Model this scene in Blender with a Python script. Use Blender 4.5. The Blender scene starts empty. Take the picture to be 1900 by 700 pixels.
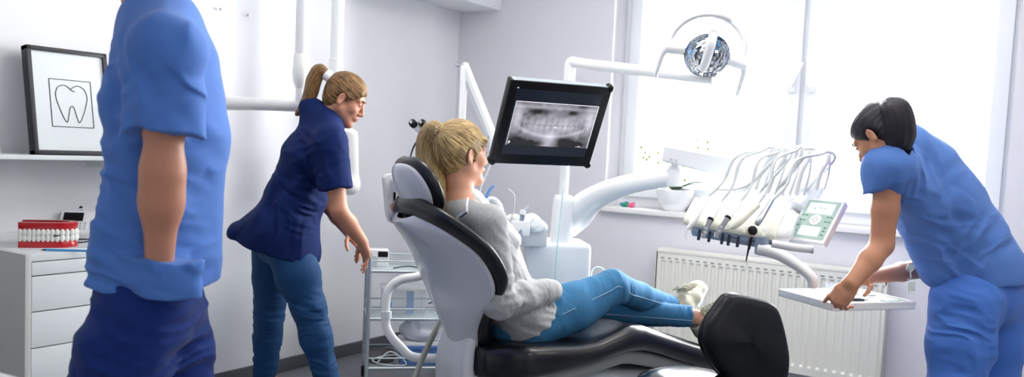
SKY, EXPO, PANEL = 20.0, 0.62, 8.5
import bpy, bmesh, math, random, time
import numpy as np
from mathutils import Vector, Matrix
import openvdb as vdb
random.seed(7)
T_START = time.time()
SC = bpy.context.scene
COL = SC.collection
V3 = lambda *a: np.array(a, dtype=float)
def nz(v):
    v = np.array(v, dtype=float); return v/(np.linalg.norm(v)+1e-12)

# ---------------------------------------------------------------- camera (room axes: X along the window wall, Y along the left wall)
CF, YAW, PIT, ROL, PCY, PCX, EYE = 1625.66, .578224, .0718412, .0467416, 391.61, 950.0, 1.25
_cp, _sp, _cr, _sr = math.cos(PIT), math.sin(PIT), math.cos(ROL), math.sin(ROL)
_M = np.array([[math.cos(YAW), -math.sin(YAW), 0], [math.sin(YAW), math.cos(YAW), 0], [0, 0, 1]])
_F = V3(0, _cp, -_sp); _U = V3(0, _sp, _cp); _X = V3(1, 0, 0)
RX = _M @ (_cr*_X+_sr*_U); RU = _M @ (-_sr*_X+_cr*_U); RF = _M @ _F
FH = _M @ V3(0, 1, 0); CR = _M @ V3(1, 0, 0); UP = V3(0, 0, 1); CAM = V3(0, 0, EYE)
def ray(px, py): return RF+(px-PCX)/CF*RX-(py-PCY)/CF*RU
def P(px, py, D):
    d = ray(px, py); return CAM+d*D/(d @ FH)
def Pz(px, py, z):
    d = ray(px, py); return CAM+d*(z-EYE)/d[2]
def PX(px, py, x):
    d = ray(px, py); return CAM+d*x/d[0]
def PY(px, py, y):
    d = ray(px, py); return CAM+d*y/d[1]
def Ppl(px, py, o, n):
    d = ray(px, py); return CAM+d*(((o-CAM) @ n)/(d @ n))

cam_d = bpy.data.cameras.new('camera'); cam = bpy.data.objects.new('camera', cam_d); COL.objects.link(cam)
cam.matrix_world = Matrix(((RX[0], RU[0], -RF[0], 0), (RX[1], RU[1], -RF[1], 0), (RX[2], RU[2], -RF[2], EYE), (0, 0, 0, 1)))
cam_d.sensor_width = 36; cam_d.lens = CF/1900*36; cam_d.shift_y = (PCY-350)/1900; cam_d.clip_start = .05
cam_d.dof.use_dof = True; cam_d.dof.focus_distance = 3.45; cam_d.dof.aperture_fstop = 2.8
SC.camera = cam

# ---------------------------------------------------------------- materials
def lin(c):
    return tuple((x/12.92 if x <= .04045 else ((x+.055)/1.055)**2.4) for x in [v/255 for v in c])
MATS = {}
def mat(name, rgb, rough=.5, metal=0, spec=.5, var=0, vscale=8, bump=0, bscale=60, trans=0, emit=0, coat=0, sss=0, alpha=1, ior=1.45, sheen=0, stretch=None):
    if name in MATS: return MATS[name]
    m = bpy.data.materials.new(name); m.use_nodes = True; nt = m.node_tree; N = nt.nodes; L = nt.links
    b = N['Principled BSDF']; c = lin(rgb)
    b.inputs['Base Color'].default_value = (*c, 1); b.inputs['Roughness'].default_value = rough
    b.inputs['Metallic'].default_value = metal; b.inputs['Specular IOR Level'].default_value = spec
    b.inputs['Transmission Weight'].default_value = trans; b.inputs['Coat Weight'].default_value = coat
    b.inputs['Coat Roughness'].default_value = .12
    b.inputs['Alpha'].default_value = alpha; b.inputs['IOR'].default_value = ior
    if sheen: b.inputs['Sheen Weight'].default_value = sheen
    if sss:
        b.inputs['Subsurface Weight'].default_value = sss; b.inputs['Subsurface Radius'].default_value = (1, .35, .2); b.inputs['Subsurface Scale'].default_value = .01
    if emit:
        b.inputs['Emission Color'].default_value = (*c, 1); b.inputs['Emission Strength'].default_value = emit
    tc = N.new('ShaderNodeTexCoord'); mp = N.new('ShaderNodeMapping'); L.new(tc.outputs['Object'], mp.inputs[0])
    if stretch: mp.inputs['Scale'].default_value = stretch
    no = N.new('ShaderNodeTexNoise'); no.inputs['Scale'].default_value = vscale; no.inputs['Detail'].default_value = 4
    L.new(mp.outputs[0], no.inputs[0])
    mx = N.new('ShaderNodeMix'); mx.data_type = 'RGBA'
    v = max(var, .02)
    mx.inputs['A'].default_value = (*[x*(1-v) for x in c], 1); mx.inputs['B'].default_value = (*[min(1, x*(1+v)) for x in c], 1)
    L.new(no.outputs[0], mx.inputs['Factor']); L.new(mx.outputs['Result'], b.inputs['Base Color'])
    if bump:
        n2 = N.new('ShaderNodeTexNoise'); n2.inputs['Scale'].default_value = bscale; n2.inputs['Detail'].default_value = 3
        L.new(mp.outputs[0], n2.inputs[0])
        bp = N.new('ShaderNodeBump'); bp.inputs['Strength'].default_value = bump; bp.inputs['Distance'].default_value = .004
        L.new(n2.outputs[0], bp.inputs['Height']); L.new(bp.outputs[0], b.inputs['Normal'])
    if alpha < 1: m.blend_method = 'HASHED'
    MATS[name] = m; return m

def hair_mat(name, dark, light, rough=.38):
    m = bpy.data.materials.new(name); m.use_nodes = True; nt = m.node_tree; N = nt.nodes; L = nt.links
    b = N['Principled BSDF']; b.inputs['Roughness'].default_value = rough; b.inputs['Specular IOR Level'].default_value = .35
    at = N.new('ShaderNodeAttribute'); at.attribute_name = 'flow'
    n1 = N.new('ShaderNodeTexNoise'); n1.inputs['Scale'].default_value = 14; n1.inputs['Detail'].default_value = 5; n1.inputs['Roughness'].default_value = .7
    n2 = N.new('ShaderNodeTexNoise'); n2.inputs['Scale'].default_value = 70; n2.inputs['Detail'].default_value = 3
    L.new(at.outputs['Vector'], n1.inputs[0]); L.new(at.outputs['Vector'], n2.inputs[0])
    ra = N.new('ShaderNodeValToRGB'); ra.color_ramp.elements[0].position = .36; ra.color_ramp.elements[1].position = .64
    ra.color_ramp.elements[0].color = (*lin(dark), 1); ra.color_ramp.elements[1].color = (*lin(light), 1)
    L.new(n1.outputs[0], ra.inputs[0]); L.new(ra.outputs[0], b.inputs['Base Color'])
    ad = N.new('ShaderNodeMath'); ad.operation = 'ADD'; L.new(n1.outputs[0], ad.inputs[0]); L.new(n2.outputs[0], ad.inputs[1])
    bp = N.new('ShaderNodeBump'); bp.inputs['Strength'].default_value = .5; bp.inputs['Distance'].default_value = .004
    L.new(ad.outputs[0], bp.inputs['Height']); L.new(bp.outputs[0], b.inputs['Normal'])
    MATS[name] = m; return m

# ---------------------------------------------------------------- objects
def tag(o, label=None, cat=None, group=None, kind=None):
    if label: o['label'] = label
    if cat: o['category'] = cat
    if group: o['group'] = group
    if kind: o['kind'] = kind
    return o
def empty(name, loc, label, cat, group=None):
    o = bpy.data.objects.new(name, None); COL.objects.link(o); o.location = Vector(loc); o.empty_display_size = .05
    return tag(o, label, cat, group)
def wloc(o):
    v = Vector((0, 0, 0))
    while o is not None: v += o.location; o = o.parent
    return v
def link(name, me, m, parent=None, origin=None, smooth=False):
    """vertices come in room coordinates; they are stored relative to the object's own origin"""
    base = wloc(parent) if parent else Vector(origin if origin is not None else (0, 0, 0))
    if base.length > 0: me.transform(Matrix.Translation(-base))
    if isinstance(m, (list, tuple)):
        for x in m: me.materials.append(x)
    elif m: me.materials.append(m)
    o = bpy.data.objects.new(name, me); COL.objects.link(o)
    if parent: o.parent = parent
    elif origin is not None: o.location = base
    if smooth: me.shade_smooth()
    me.name = name
    return o
def bm_obj(name, bm, m, parent=None, origin=None, smooth=False, angle=None):
    bmesh.ops.recalc_face_normals(bm, faces=bm.faces)
    me = bpy.data.meshes.new(name); bm.to_mesh(me); bm.free()
    o = link(name, me, m, parent, origin, smooth)
    if angle is not None: me.shade_smooth(); me.set_sharp_from_angle(angle=math.radians(angle))
    return o

def fr(o, x, y=None, z=None):
    """frame (origin, X, Y, Z) orthonormal; give x and z or x and y"""
    x = nz(x)
    if z is not None: z = nz(np.array(z)-x*(np.array(z) @ x)); y = np.cross(z, x)
    else: y = nz(np.array(y)-x*(np.array(y) @ x)); z = np.cross(x, y)
    return (np.array(o, float), x, y, z)
WORLD = (V3(0, 0, 0), V3(1, 0, 0), V3(0, 1, 0), V3(0, 0, 1))
def W(f, a, b, c): return f[0]+f[1]*a+f[2]*b+f[3]*c

def add_box(bm, f, lo, hi, bev=0, seg=2):
    b2 = bmesh.new()
    vs = [b2.verts.new(Vector(W(f, *(hi[i] if (k >> i) & 1 else lo[i] for i in range(3))))) for k in range(8)]
    for q in ((0, 1, 3, 2), (4, 6, 7, 5), (0, 4, 5, 1), (2, 3, 7, 6), (0, 2, 6, 4), (1, 5, 7, 3)):
        b2.faces.new([vs[i] for i in q])
    if bev: bmesh.ops.bevel(b2, geom=b2.edges[:], offset=bev, segments=seg, affect='EDGES', profile=.6)
    bmesh.ops.recalc_face_normals(b2, faces=b2.faces)
    me = bpy.data.meshes.new('t'); b2.to_mesh(me); b2.free(); bm.from_mesh(me); bpy.data.meshes.remove(me)
    return bm
def box(name, f, lo, hi, m, parent=None, origin=None, bev=.003, seg=2):
    bm = bmesh.new(); add_box(bm, f, lo, hi, bev, seg)
    return bm_obj(name, bm, m, parent, origin, angle=40)
def spline(pts, n=8, closed=False):
    pts = [np.array(p, float) for p in pts]; out = []; N = len(pts)
    if N < 3 and not closed: return pts
    rng = range(N if closed else N-1)
    for i in rng:
        p0 = pts[(i-1) % N] if closed else pts[max(i-1, 0)]; p1 = pts[i]; p2 = pts[(i+1) % N]; p3 = pts[(i+2) % N] if closed else pts[min(i+2, N-1)]
        for k in range(n):
            t = k/n
            out.append(.5*((2*p1)+(-p0+p2)*t+(2*p0-5*p1+4*p2-p3)*t*t+(-p0+3*p1-3*p2+p3)*t**3))
    if not closed: out.append(pts[-1])
    return out
def add_tube(bm, pts, r, seg=12, flat=None, caps=True, ridge=None):
    """sweep a circle (or an ellipse, flat=(vector, ratio)) along pts; r scalar or per point"""
    pts = [np.array(p, float) for p in pts]; n = len(pts)
    rs = [r]*n if np.isscalar(r) else list(r)
    if len(rs) != n: rs = list(np.interp(np.linspace(0, 1, n), np.linspace(0, 1, len(rs)), rs))
    tg = [nz(pts[min(i+1, n-1)]-pts[max(i-1, 0)]) for i in range(n)]
    a = flat[0] if flat else (UP if abs(tg[0] @ UP) < .9 else V3(1, 0, 0))
    u = nz(np.array(a)-tg[0]*(np.array(a) @ tg[0])); rings = []
    for i in range(n):
        u = nz(u-tg[i]*(u @ tg[i])); v = np.cross(tg[i], u)
        ru = rs[i]*(flat[1] if flat else 1); rv = rs[i]
        if ridge and i % 2: ru *= ridge; rv *= ridge
        rings.append([bm.verts.new(Vector(pts[i]+u*ru*math.cos(2*math.pi*k/seg)+v*rv*math.sin(2*math.pi*k/seg))) for k in range(seg)])
    for i in range(n-1):
        for k in range(seg):
            bm.faces.new((rings[i][k], rings[i][(k+1) % seg], rings[i+1][(k+1) % seg], rings[i+1][k]))
    if caps:
        bm.faces.new(rings[0][::-1]); bm.faces.new(rings[-1])
    return bm
def tube(name, pts, r, m, parent=None, origin=None, seg=12, n=0, flat=None, ridge=None):
    bm = bmesh.new()
    add_tube(bm, spline(pts, n) if n else pts, r, seg, flat, True, ridge)
    return bm_obj(name, bm, m, parent, origin, angle=50)
def tubes(name, paths, r, m, parent=None, origin=None, seg=8, n=0):
    bm = bmesh.new()
    for p in paths: add_tube(bm, spline(p, n) if n else p, r, seg)
    return bm_obj(name, bm, m, parent, origin, angle=50)
def add_lathe(bm, f, prof, seg=32):
    """profile [(radius, height)] about the frame's Z"""
    rings = []
    for r, h in prof:
        if r < 1e-6: rings.append([bm.verts.new(Vector(W(f, 0, 0, h)))])
        else: rings.append([bm.verts.new(Vector(W(f, r*math.cos(2*math.pi*k/seg), r*math.sin(2*math.pi*k/seg), h))) for k in range(seg)])
    for A, B in zip(rings[:-1], rings[1:]):
        for k in range(seg):
            k2 = (k+1) % seg
            if len(A) == 1 and len(B) == 1: continue
            if len(A) == 1: bm.faces.new((A[0], B[k2], B[k]))
            elif len(B) == 1: bm.faces.new((A[k], A[k2], B[0]))
            else: bm.faces.new((A[k], A[k2], B[k2], B[k]))
    if len(rings[0]) > 1: bm.faces.new(rings[0][::-1])
    if len(rings[-1]) > 1: bm.faces.new(rings[-1])
    return bm
def lathe(name, f, prof, m, parent=None, origin=None, seg=32, angle=40):
    bm = bmesh.new(); add_lathe(bm, f, prof, seg); return bm_obj(name, bm, m, parent, origin, angle=angle)
def add_prism(bm, f, poly, z0, z1, bev=0):
    """extrude a 2-D outline (frame X, Y) from z0 to z1"""
    b2 = bmesh.new()
    A = [b2.verts.new(Vector(W(f, x, y, z0))) for x, y in poly]; B = [b2.verts.new(Vector(W(f, x, y, z1))) for x, y in poly]
    b2.faces.new(A[::-1]); b2.faces.new(B); n = len(poly)
    for k in range(n): b2.faces.new((A[k], A[(k+1) % n], B[(k+1) % n], B[k]))
    if bev: bmesh.ops.bevel(b2, geom=b2.edges[:], offset=bev, segments=2, affect='EDGES', profile=.6)
    bmesh.ops.recalc_face_normals(b2, faces=b2.faces)
    me = bpy.data.meshes.new('t'); b2.to_mesh(me); b2.free(); bm.from_mesh(me); bpy.data.meshes.remove(me)
    return bm
def prism(name, f, poly, z0, z1, m, parent=None, origin=None, bev=0, angle=40):
    bm = bmesh.new(); add_prism(bm, f, poly, z0, z1, bev); return bm_obj(name, bm, m, parent, origin, angle=angle)
def add_loft(bm, rings, caps=True, closed=True):
    R = [[bm.verts.new(Vector(p)) for p in r] for r in rings]; n = len(R[0])
    for A, B in zip(R[:-1], R[1:]):
        for k in range(n if closed else n-1):
            bm.faces.new((A[k], A[(k+1) % n], B[(k+1) % n], B[k]))
    if caps and closed: bm.faces.new(R[0][::-1]); bm.faces.new(R[-1])
    return bm
def loft(name, rings, m, parent=None, origin=None, caps=True, closed=True, angle=60):
    bm = bmesh.new(); add_loft(bm, rings, caps, closed); return bm_obj(name, bm, m, parent, origin, angle=angle)
def inframe(f, p):
    d = np.array(p)-f[0]; return (d @ f[1], d @ f[2], d @ f[3])
def trace(f, pix, off=0):
    """outline measured on the photograph, laid on the plane the thing really has"""
    return [inframe(f, Ppl(x, y, f[0]+f[3]*off, f[3]))[:2] for x, y in pix]

# ---------------------------------------------------------------- distance-field modelling for soft and organic shapes
_rg = np.random.RandomState(3); _LAT = _rg.rand(32, 32, 32).astype(np.float32)
def vnoise(p, s):
    q = p/s; i = np.floor(q).astype(int); t = q-i; t = t*t*(3-2*t); i &= 31; j = (i+1) & 31
    L = _LAT
    def g(a, b, c): return L[a, b, c]
    x0, y0, z0 = i[..., 0], i[..., 1], i[..., 2]; x1, y1, z1 = j[..., 0], j[..., 1], j[..., 2]
    tx, ty, tz = t[..., 0], t[..., 1], t[..., 2]
    a = g(x0, y0, z0)*(1-tx)+g(x1, y0, z0)*tx; b = g(x0, y1, z0)*(1-tx)+g(x1, y1, z0)*tx
    c = g(x0, y0, z1)*(1-tx)+g(x1, y0, z1)*tx; d = g(x0, y1, z1)*(1-tx)+g(x1, y1, z1)*tx
    return (a*(1-ty)+b*ty)*(1-tz)+(c*(1-ty)+d*ty)*tz
class Field:
    def __init__(s, h): s.h = h; s.ops = []; s.lo = np.full(3, 1e9); s.hi = np.full(3, -1e9)
    def _bb(s, lo, hi, grow=True):
        lo = np.array(lo); hi = np.array(hi)
        if grow: s.lo = np.minimum(s.lo, lo); s.hi = np.maximum(s.hi, hi)
        return lo, hi
    def cap(s, a, b, ra, rb, k=.015, sq=None, sub=False, end=None):
        """tapered capsule; sq=(vector, ratio) widens it along the vector"""
        a = np.array(a, float); b = np.array(b, float); m = max(ra, rb)*(max(1, sq[1]) if sq else 1)
        lo, hi = s._bb(np.minimum(a, b)-m, np.maximum(a, b)+m, not sub)
        def fn(X, Y, Z):
            ab = b-a
            px, py, pz = X-a[0], Y-a[1], Z-a[2]
            if sq:
                u = nz(sq[0]); w = 1/sq[1]-1
                d = (px*u[0]+py*u[1]+pz*u[2])*w; px = px+d*u[0]; py = py+d*u[1]; pz = pz+d*u[2]
                ab = ab+u*(ab @ u)*w
            L2 = float(ab @ ab)+1e-12
            t = np.clip((px*ab[0]+py*ab[1]+pz*ab[2])/L2, 0, 1)
            r = np.sqrt((px-t*ab[0])**2+(py-t*ab[1])**2+(pz-t*ab[2])**2)-(ra+(rb-ra)*t)
            if end is not None:
                e0 = np.array(end[0], float); en = nz(end[1]); r = np.maximum(r, (X-e0[0])*en[0]+(Y-e0[1])*en[1]+(Z-e0[2])*en[2])
            return r
        s.ops.append((fn, lo, hi, k, sub)); return s
    def chain(s, pts, rs, k=.015, sq=None):
        for i in range(len(pts)-1):
            s.cap(pts[i], pts[i+1], rs[i], rs[i+1], k, sq[i] if isinstance(sq, list) else sq)
        return s
    def ell(s, c, r, f=None, k=.015, sub=False):
        c = np.array(c, float); r = np.array(r, float); ax = f[1:] if f is not None else WORLD[1:]
        ext = sum(np.abs(ax[i])*r[i] for i in range(3))
        lo, hi = s._bb(c-ext, c+ext, not sub)
        def fn(X, Y, Z):
            px, py, pz = X-c[0], Y-c[1], Z-c[2]; q = 0; q2 = 0
            for i in range(3):
                d = px*ax[i][0]+py*ax[i][1]+pz*ax[i][2]
                q = q+(d/r[i])**2; q2 = q2+(d/r[i]**2)**2
            k0 = np.sqrt(q); k1 = np.sqrt(q2)
            return k0*(k0-1)/np.maximum(k1, 1e-6)
        s.ops.append((fn, lo, hi, k, sub)); return s
    def cut(s, o, n, k=.004, box=None):
        """remove what lies beyond the plane (o, n); box limits where it acts"""
        o = np.array(o, float); n = nz(n)
        fn = lambda X, Y, Z: -((X-o[0])*n[0]+(Y-o[1])*n[1]+(Z-o[2])*n[2])
        s.ops.append((fn, None if box is None else np.array(box[0]), None if box is None else np.array(box[1]), k, True)); return s
    def fn(s, g): s.ops.append((g, None, None, 0, None)); return s
    def build(s, pad=4):
        h = s.h; lo = s.lo-pad*h; hi = s.hi+pad*h; n = np.ceil((hi-lo)/h).astype(int)+1
        ax = [(lo[i]+h*np.arange(n[i])).astype(np.float32) for i in range(3)]
        F = np.full(n, .5, np.float32)
        for fn, a, b, k, sub in s.ops:
            if sub is None:
                idx = np.nonzero(np.abs(F) < .03)
                pts = np.stack([ax[i][idx[i]] for i in range(3)], -1)
                F[idx] += fn(pts).astype(np.float32); continue
            if a is None: sl = (slice(None),)*3
            else:
                m = k+3*h+(.0 if sub else .02)
                i0 = np.maximum(((a-m-lo)/h).astype(int), 0); i1 = np.minimum(((b+m-lo)/h).astype(int)+2, n)
                if np.any(i1 <= i0): continue
                sl = tuple(slice(i0[i], i1[i]) for i in range(3))
            d = fn(ax[0][sl[0]][:, None, None], ax[1][sl[1]][None, :, None], ax[2][sl[2]][None, None, :])
            A = F[sl]
            if sub:
                d = -d; hh = np.maximum(k-np.abs(A-d), 0)/k; F[sl] = np.maximum(A, d)+hh*hh*k*.25
            else:
                hh = np.maximum(k-np.abs(A-d), 0)/k; F[sl] = np.minimum(A, d)-hh*hh*k*.25
        g = vdb.FloatGrid(1.0); g.copyFromArray(np.clip(F/h, -3, 3), tolerance=0)
        p, q = g.convertToQuads(isovalue=0)
        return p*h+lo, q
def sdf_obj(name, F, m, parent=None, origin=None, flow=None, smooth=1):
    p, q = F.build()
    v0 = p[q[:, 0]]; v1 = p[q[:, 1]]; v2 = p[q[:, 2]]
    if np.einsum('ij,ij->i', v0, np.cross(v1, v2)).sum() < 0: q = q[:, ::-1]
    for _ in range(smooth):
        acc = np.zeros_like(p, dtype=np.float64); cnt = np.zeros(len(p))
        for i in range(4):
            a, b = q[:, i], q[:, (i+1) % 4]
            np.add.at(acc, a, p[b]); np.add.at(cnt, a, 1)
        p = .5*p+.5*acc/np.maximum(cnt, 1)[:, None]
    me = bpy.data.meshes.new(name); me.vertices.add(len(p)); me.loops.add(q.size); me.polygons.add(len(q))
    me.vertices.foreach_set('co', p.astype(np.float32).ravel())
    me.polygons.foreach_set('loop_start', np.arange(0, q.size, 4, dtype=np.int32))

    me.loops.foreach_set('vertex_index', q.astype(np.int32).ravel())
    me.update(calc_edges=True); me.validate()
    if flow is not None:
        at = me.attributes.new('flow', 'FLOAT_VECTOR', 'POINT'); at.data.foreach_set('vector', flow(np.array(p, float)).astype(np.float32).ravel())
    return link(name, me, m, parent, origin, smooth=True)
def folds(F, items, seed=0):
    """cloth folds: each item (centre, reach, direction across the folds, spacing, depth)"""
    def g(p):
        p = p.astype(float); out = np.zeros(len(p))
        for i, (c, rad, d, sp, amp) in enumerate(items):
            d = nz(d); q = p-np.array(c); w = np.exp(-(np.einsum('ij,ij->i', q, q))/(rad*rad))
            m = w > .03
            if not m.any(): continue
            wob = vnoise(q[m]+seed+i*3.1, .11)*2.4*sp+vnoise(q[m]+seed*2+i, .04)*.5*sp
            e1 = nz(np.cross(d, V3(.31, .77, .55))); e2 = np.cross(d, e1); x = q[m]
            l = np.stack([(x @ d)+wob*.35, (x @ e1)*.26, (x @ e2)*.26], -1)+i*3.7+seed
            n1 = vnoise(l, sp*.62); n2 = vnoise(l+9.3, sp*.33)
            s = 1.1*(1-np.abs(2*n1-1)*2.0)+.45*(n2-.5)*2
            out[m] += -.95*amp*w[m]*s
        out += .0035*(vnoise(p+seed, .09)-.5)
        return out
    F.fn(g); return F
M_wall = mat('wall_paint', (240, 241, 244), .75, var=.012, vscale=3, bump=.03, bscale=180)
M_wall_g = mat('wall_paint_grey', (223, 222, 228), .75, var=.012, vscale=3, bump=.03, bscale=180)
M_ceil = mat('ceiling_paint', (240, 240, 240), .8)
M_floor = mat('grey_vinyl_floor', (118, 122, 128), .35, var=.08, vscale=20)
M_base = mat('grey_skirting', (88, 90, 97), .45)
M_pvc = mat('white_pvc', (236, 238, 242), .35)
M_sill = mat('sill_white', (236, 234, 234), .3)
M_lac = mat('white_lacquer', (226, 232, 234), .35)
M_lac2 = mat('grey_and_shaded_lacquer', (196, 197, 194), .4)  # plain grey parts, and the white cabinet carcass with its shade painted in
M_white = mat('white_plastic', (243, 245, 246), .28, coat=.3)
M_cream = mat('cream_silicone', (236, 236, 222), .45)
M_gplast = mat('light_grey_plastic', (205, 209, 214), .35)
M_shell = mat('pearl_grey_shell', (205, 208, 216), .22, coat=.5)
M_rad = mat('radiator_enamel', (232, 231, 222), .4)
M_dark = mat('black_plastic', (9, 9, 13), .4, spec=.3)
M_black = mat('black_leather', (15, 17, 24), .3, spec=.5, bump=.06, bscale=500, coat=.15)
M_blacks = mat('stool_leather', (10, 14, 20), .42, spec=.3, bump=.06, bscale=500)
M_bframe = mat('black_wood_frame', (30, 33, 40), .4)
M_steel = mat('brushed_steel', (185, 190, 195), .28, metal=1)
M_alu = mat('satin_aluminium', (190, 198, 204), .35, metal=.7)
M_chrome = mat('chrome', (225, 228, 232), .06, metal=1)
M_paper = mat('white_paper', (232, 238, 240), .6)
M_ink = mat('ink', (35, 38, 45), .6)
M_red = mat('red_gum', (190, 22, 34), .25, coat=.4)
M_tooth = mat('ivory_teeth', (238, 240, 234), .25, coat=.4)
M_skin = mat('skin_fair', (226, 168, 140), .5, sss=.12, var=.07, vscale=14, bump=.04, bscale=220)
M_skin2 = mat('skin_tan', (190, 134, 104), .5, sss=.1, var=.08, vscale=14, bump=.04, bscale=220)
M_skin3 = mat('skin_warm', (196, 138, 112), .5, sss=.1, var=.07, vscale=14, bump=.04, bscale=220)
M_navy = mat('navy_cotton', (10, 32, 84), .85, spec=.25, var=.12, vscale=10, bump=.12, bscale=420)
M_blue = mat('sky_blue_cotton', (80, 124, 202), .8, spec=.3, var=.05, vscale=9, bump=.12, bscale=420, sheen=.1)
M_blue2 = mat('mid_blue_cotton', (84, 124, 196), .8, spec=.3, var=.06, vscale=9, bump=.12, bscale=420, sheen=.1)
M_blue3 = mat('deep_blue_cotton', (16, 46, 118), .8, spec=.3, var=.08, vscale=9, bump=.12, bscale=420, sheen=.1)
M_jean = mat('light_denim', (64, 124, 168), .8, spec=.3, var=.28, vscale=9, bump=.25, bscale=520)
M_jean2 = mat('teal_denim', (5, 62, 108), .8, var=.2, vscale=8, bump=.25, bscale=520)
M_thread = mat('denim_thread', (150, 180, 205), .8)
M_knit = mat('grey_marl_knit', (176, 178, 180), .95, var=.28, vscale=130, bump=.5, bscale=260, stretch=(1, 1, .35))
M_cuff = mat('grey_rib_knit', (186, 187, 188), .95, var=.2, vscale=130, bump=.5, bscale=260)
M_bib = mat('white_bib_paper', (240, 242, 243), .7, bump=.2, bscale=90)
M_shoe = mat('shoe_beige_suede', (198, 196, 176), .85, var=.14, vscale=60, bump=.4, bscale=200)
M_shoe2 = mat('shoe_sole', (232, 233, 236), .55)
M_lace = mat('lace_cotton', (172, 170, 152), .9)
M_eye = mat('eye_white', (225, 222, 218), .2)
M_lip = mat('lips', (192, 108, 100), .45)
M_brow = mat('brow_hair', (112, 84, 60), .8)
M_hose = mat('hose_grey_white', (214, 220, 222), .4)
M_hoseg = mat('ribbed_hose', (176, 180, 172), .5)
M_tubeb = mat('aqua_tube', (196, 226, 228), .25)
M_clear = mat('clear_plastic', (230, 238, 246), .15, alpha=.2)
M_glassy = mat('trolley_glass', (200, 220, 220), .06, alpha=.5)
M_blueb = mat('blue_plastic', (96, 132, 196), .35)
M_cyanb = mat('cyan_plastic', (60, 160, 226), .35)
M_bluet = mat('blue_tip', (110, 160, 226), .3)
M_yellow = mat('yellow_card', (232, 186, 60), .6)
M_purple = mat('purple_card', (184, 142, 206), .6)
M_sage = mat('sage_panel', (176, 202, 190), .4)
M_lcd = mat('lcd_screen', (214, 236, 240), .2, emit=.35)
M_green = mat('leaf_green', (104, 132, 84), .45, var=.2, vscale=20)
M_bud = mat('bud_green', (150, 152, 48), .5)
M_petal = mat('petal_white', (248, 246, 238), .6)
M_gold = mat('gold', (214, 170, 90), .3, metal=1)
M_pink = mat('pink_plastic', (224, 90, 130), .35)
M_emer = mat('green_plastic', (20, 140, 110), .35)
M_blonde = hair_mat('blonde_hair', (104, 76, 44), (226, 194, 134))
M_brown = hair_mat('light_brown_hair', (54, 36, 20), (160, 120, 72))
M_blackh = hair_mat('black_hair', (14, 13, 20), (46, 42, 52), .3)
M_diff = mat('light_diffuser', (255, 250, 244), .5, emit=PANEL)
M_blue2b = mat('mid_blue_trousers', (62, 110, 194), .75, var=.06, vscale=9, bump=.12, bscale=420, sheen=.1)
XL, YW = -3.515, 4.69            # faces of the left wall and of the window wall
XR, YB, ZC = 2.3, -1.6, 2.62     # right wall, wall behind the camera, ceiling
def struct(o): return tag(o, kind='structure')
def wbox(name, lo, hi, m, bev=0, kind=True, parent=None):
    o = box(name, WORLD, lo, hi, m, parent, bev=bev)
    return struct(o) if kind and not parent else o
wbox('floor', (XL-.2, YB-.2, -.1), (XR+.2, YW+.5, 0), M_floor)
wbox('ceiling', (XL-.2, YB-.2, ZC), (XR+.2, YW+.5, ZC+.1), M_ceil)
# left wall: a thicker front stretch and the plain end bay by the corner
bm = bmesh.new(); add_box(bm, WORLD, (XL-.25, YB, 0), (XL-.03, YW+.35, ZC)); add_box(bm, WORLD, (XL-.03, YB, 0), (XL, 4.42, ZC))
add_box(bm, WORLD, (XL-.0, 2.28, 0), (XL+.012, 2.62, ZC), .004)
struct(bm_obj('wall_left', bm, M_wall))
OX0, OX1, OZ0, OZ1 = -2.405, -.315, .93, 2.45
bm = bmesh.new()
add_box(bm, WORLD, (XL-.03, YW, 0), (OX0, YW+.35, ZC)); add_box(bm, WORLD, (OX1, YW, 0), (XR+.1, YW+.35, ZC))
add_box(bm, WORLD, (OX0, YW, 0), (OX1, YW+.35, OZ0-.03)); add_box(bm, WORLD, (OX0, YW, OZ1), (OX1, YW+.35, ZC))
struct(bm_obj('wall_back', bm, M_wall_g))
wbox('wall_right', (XR, YB, 0), (XR+.15, YW+.35, ZC), M_wall)
wbox('wall_front', (XL-.2, YB-.15, 0), (XR+.15, YB, ZC), M_wall)
wbox('trim_1', (XL-.03, YB, 2.122), (XL+.30, YW, ZC), M_wall, bev=.006)   # the beam along the left wall
wbox('baseboard_left', (XL, YB, 0), (XL+.014, 4.42, .072), M_base, bev=.003)
wbox('baseboard_back', (XL, YW-.014, 0), (XR, YW, .072), M_base, bev=.003)
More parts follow.
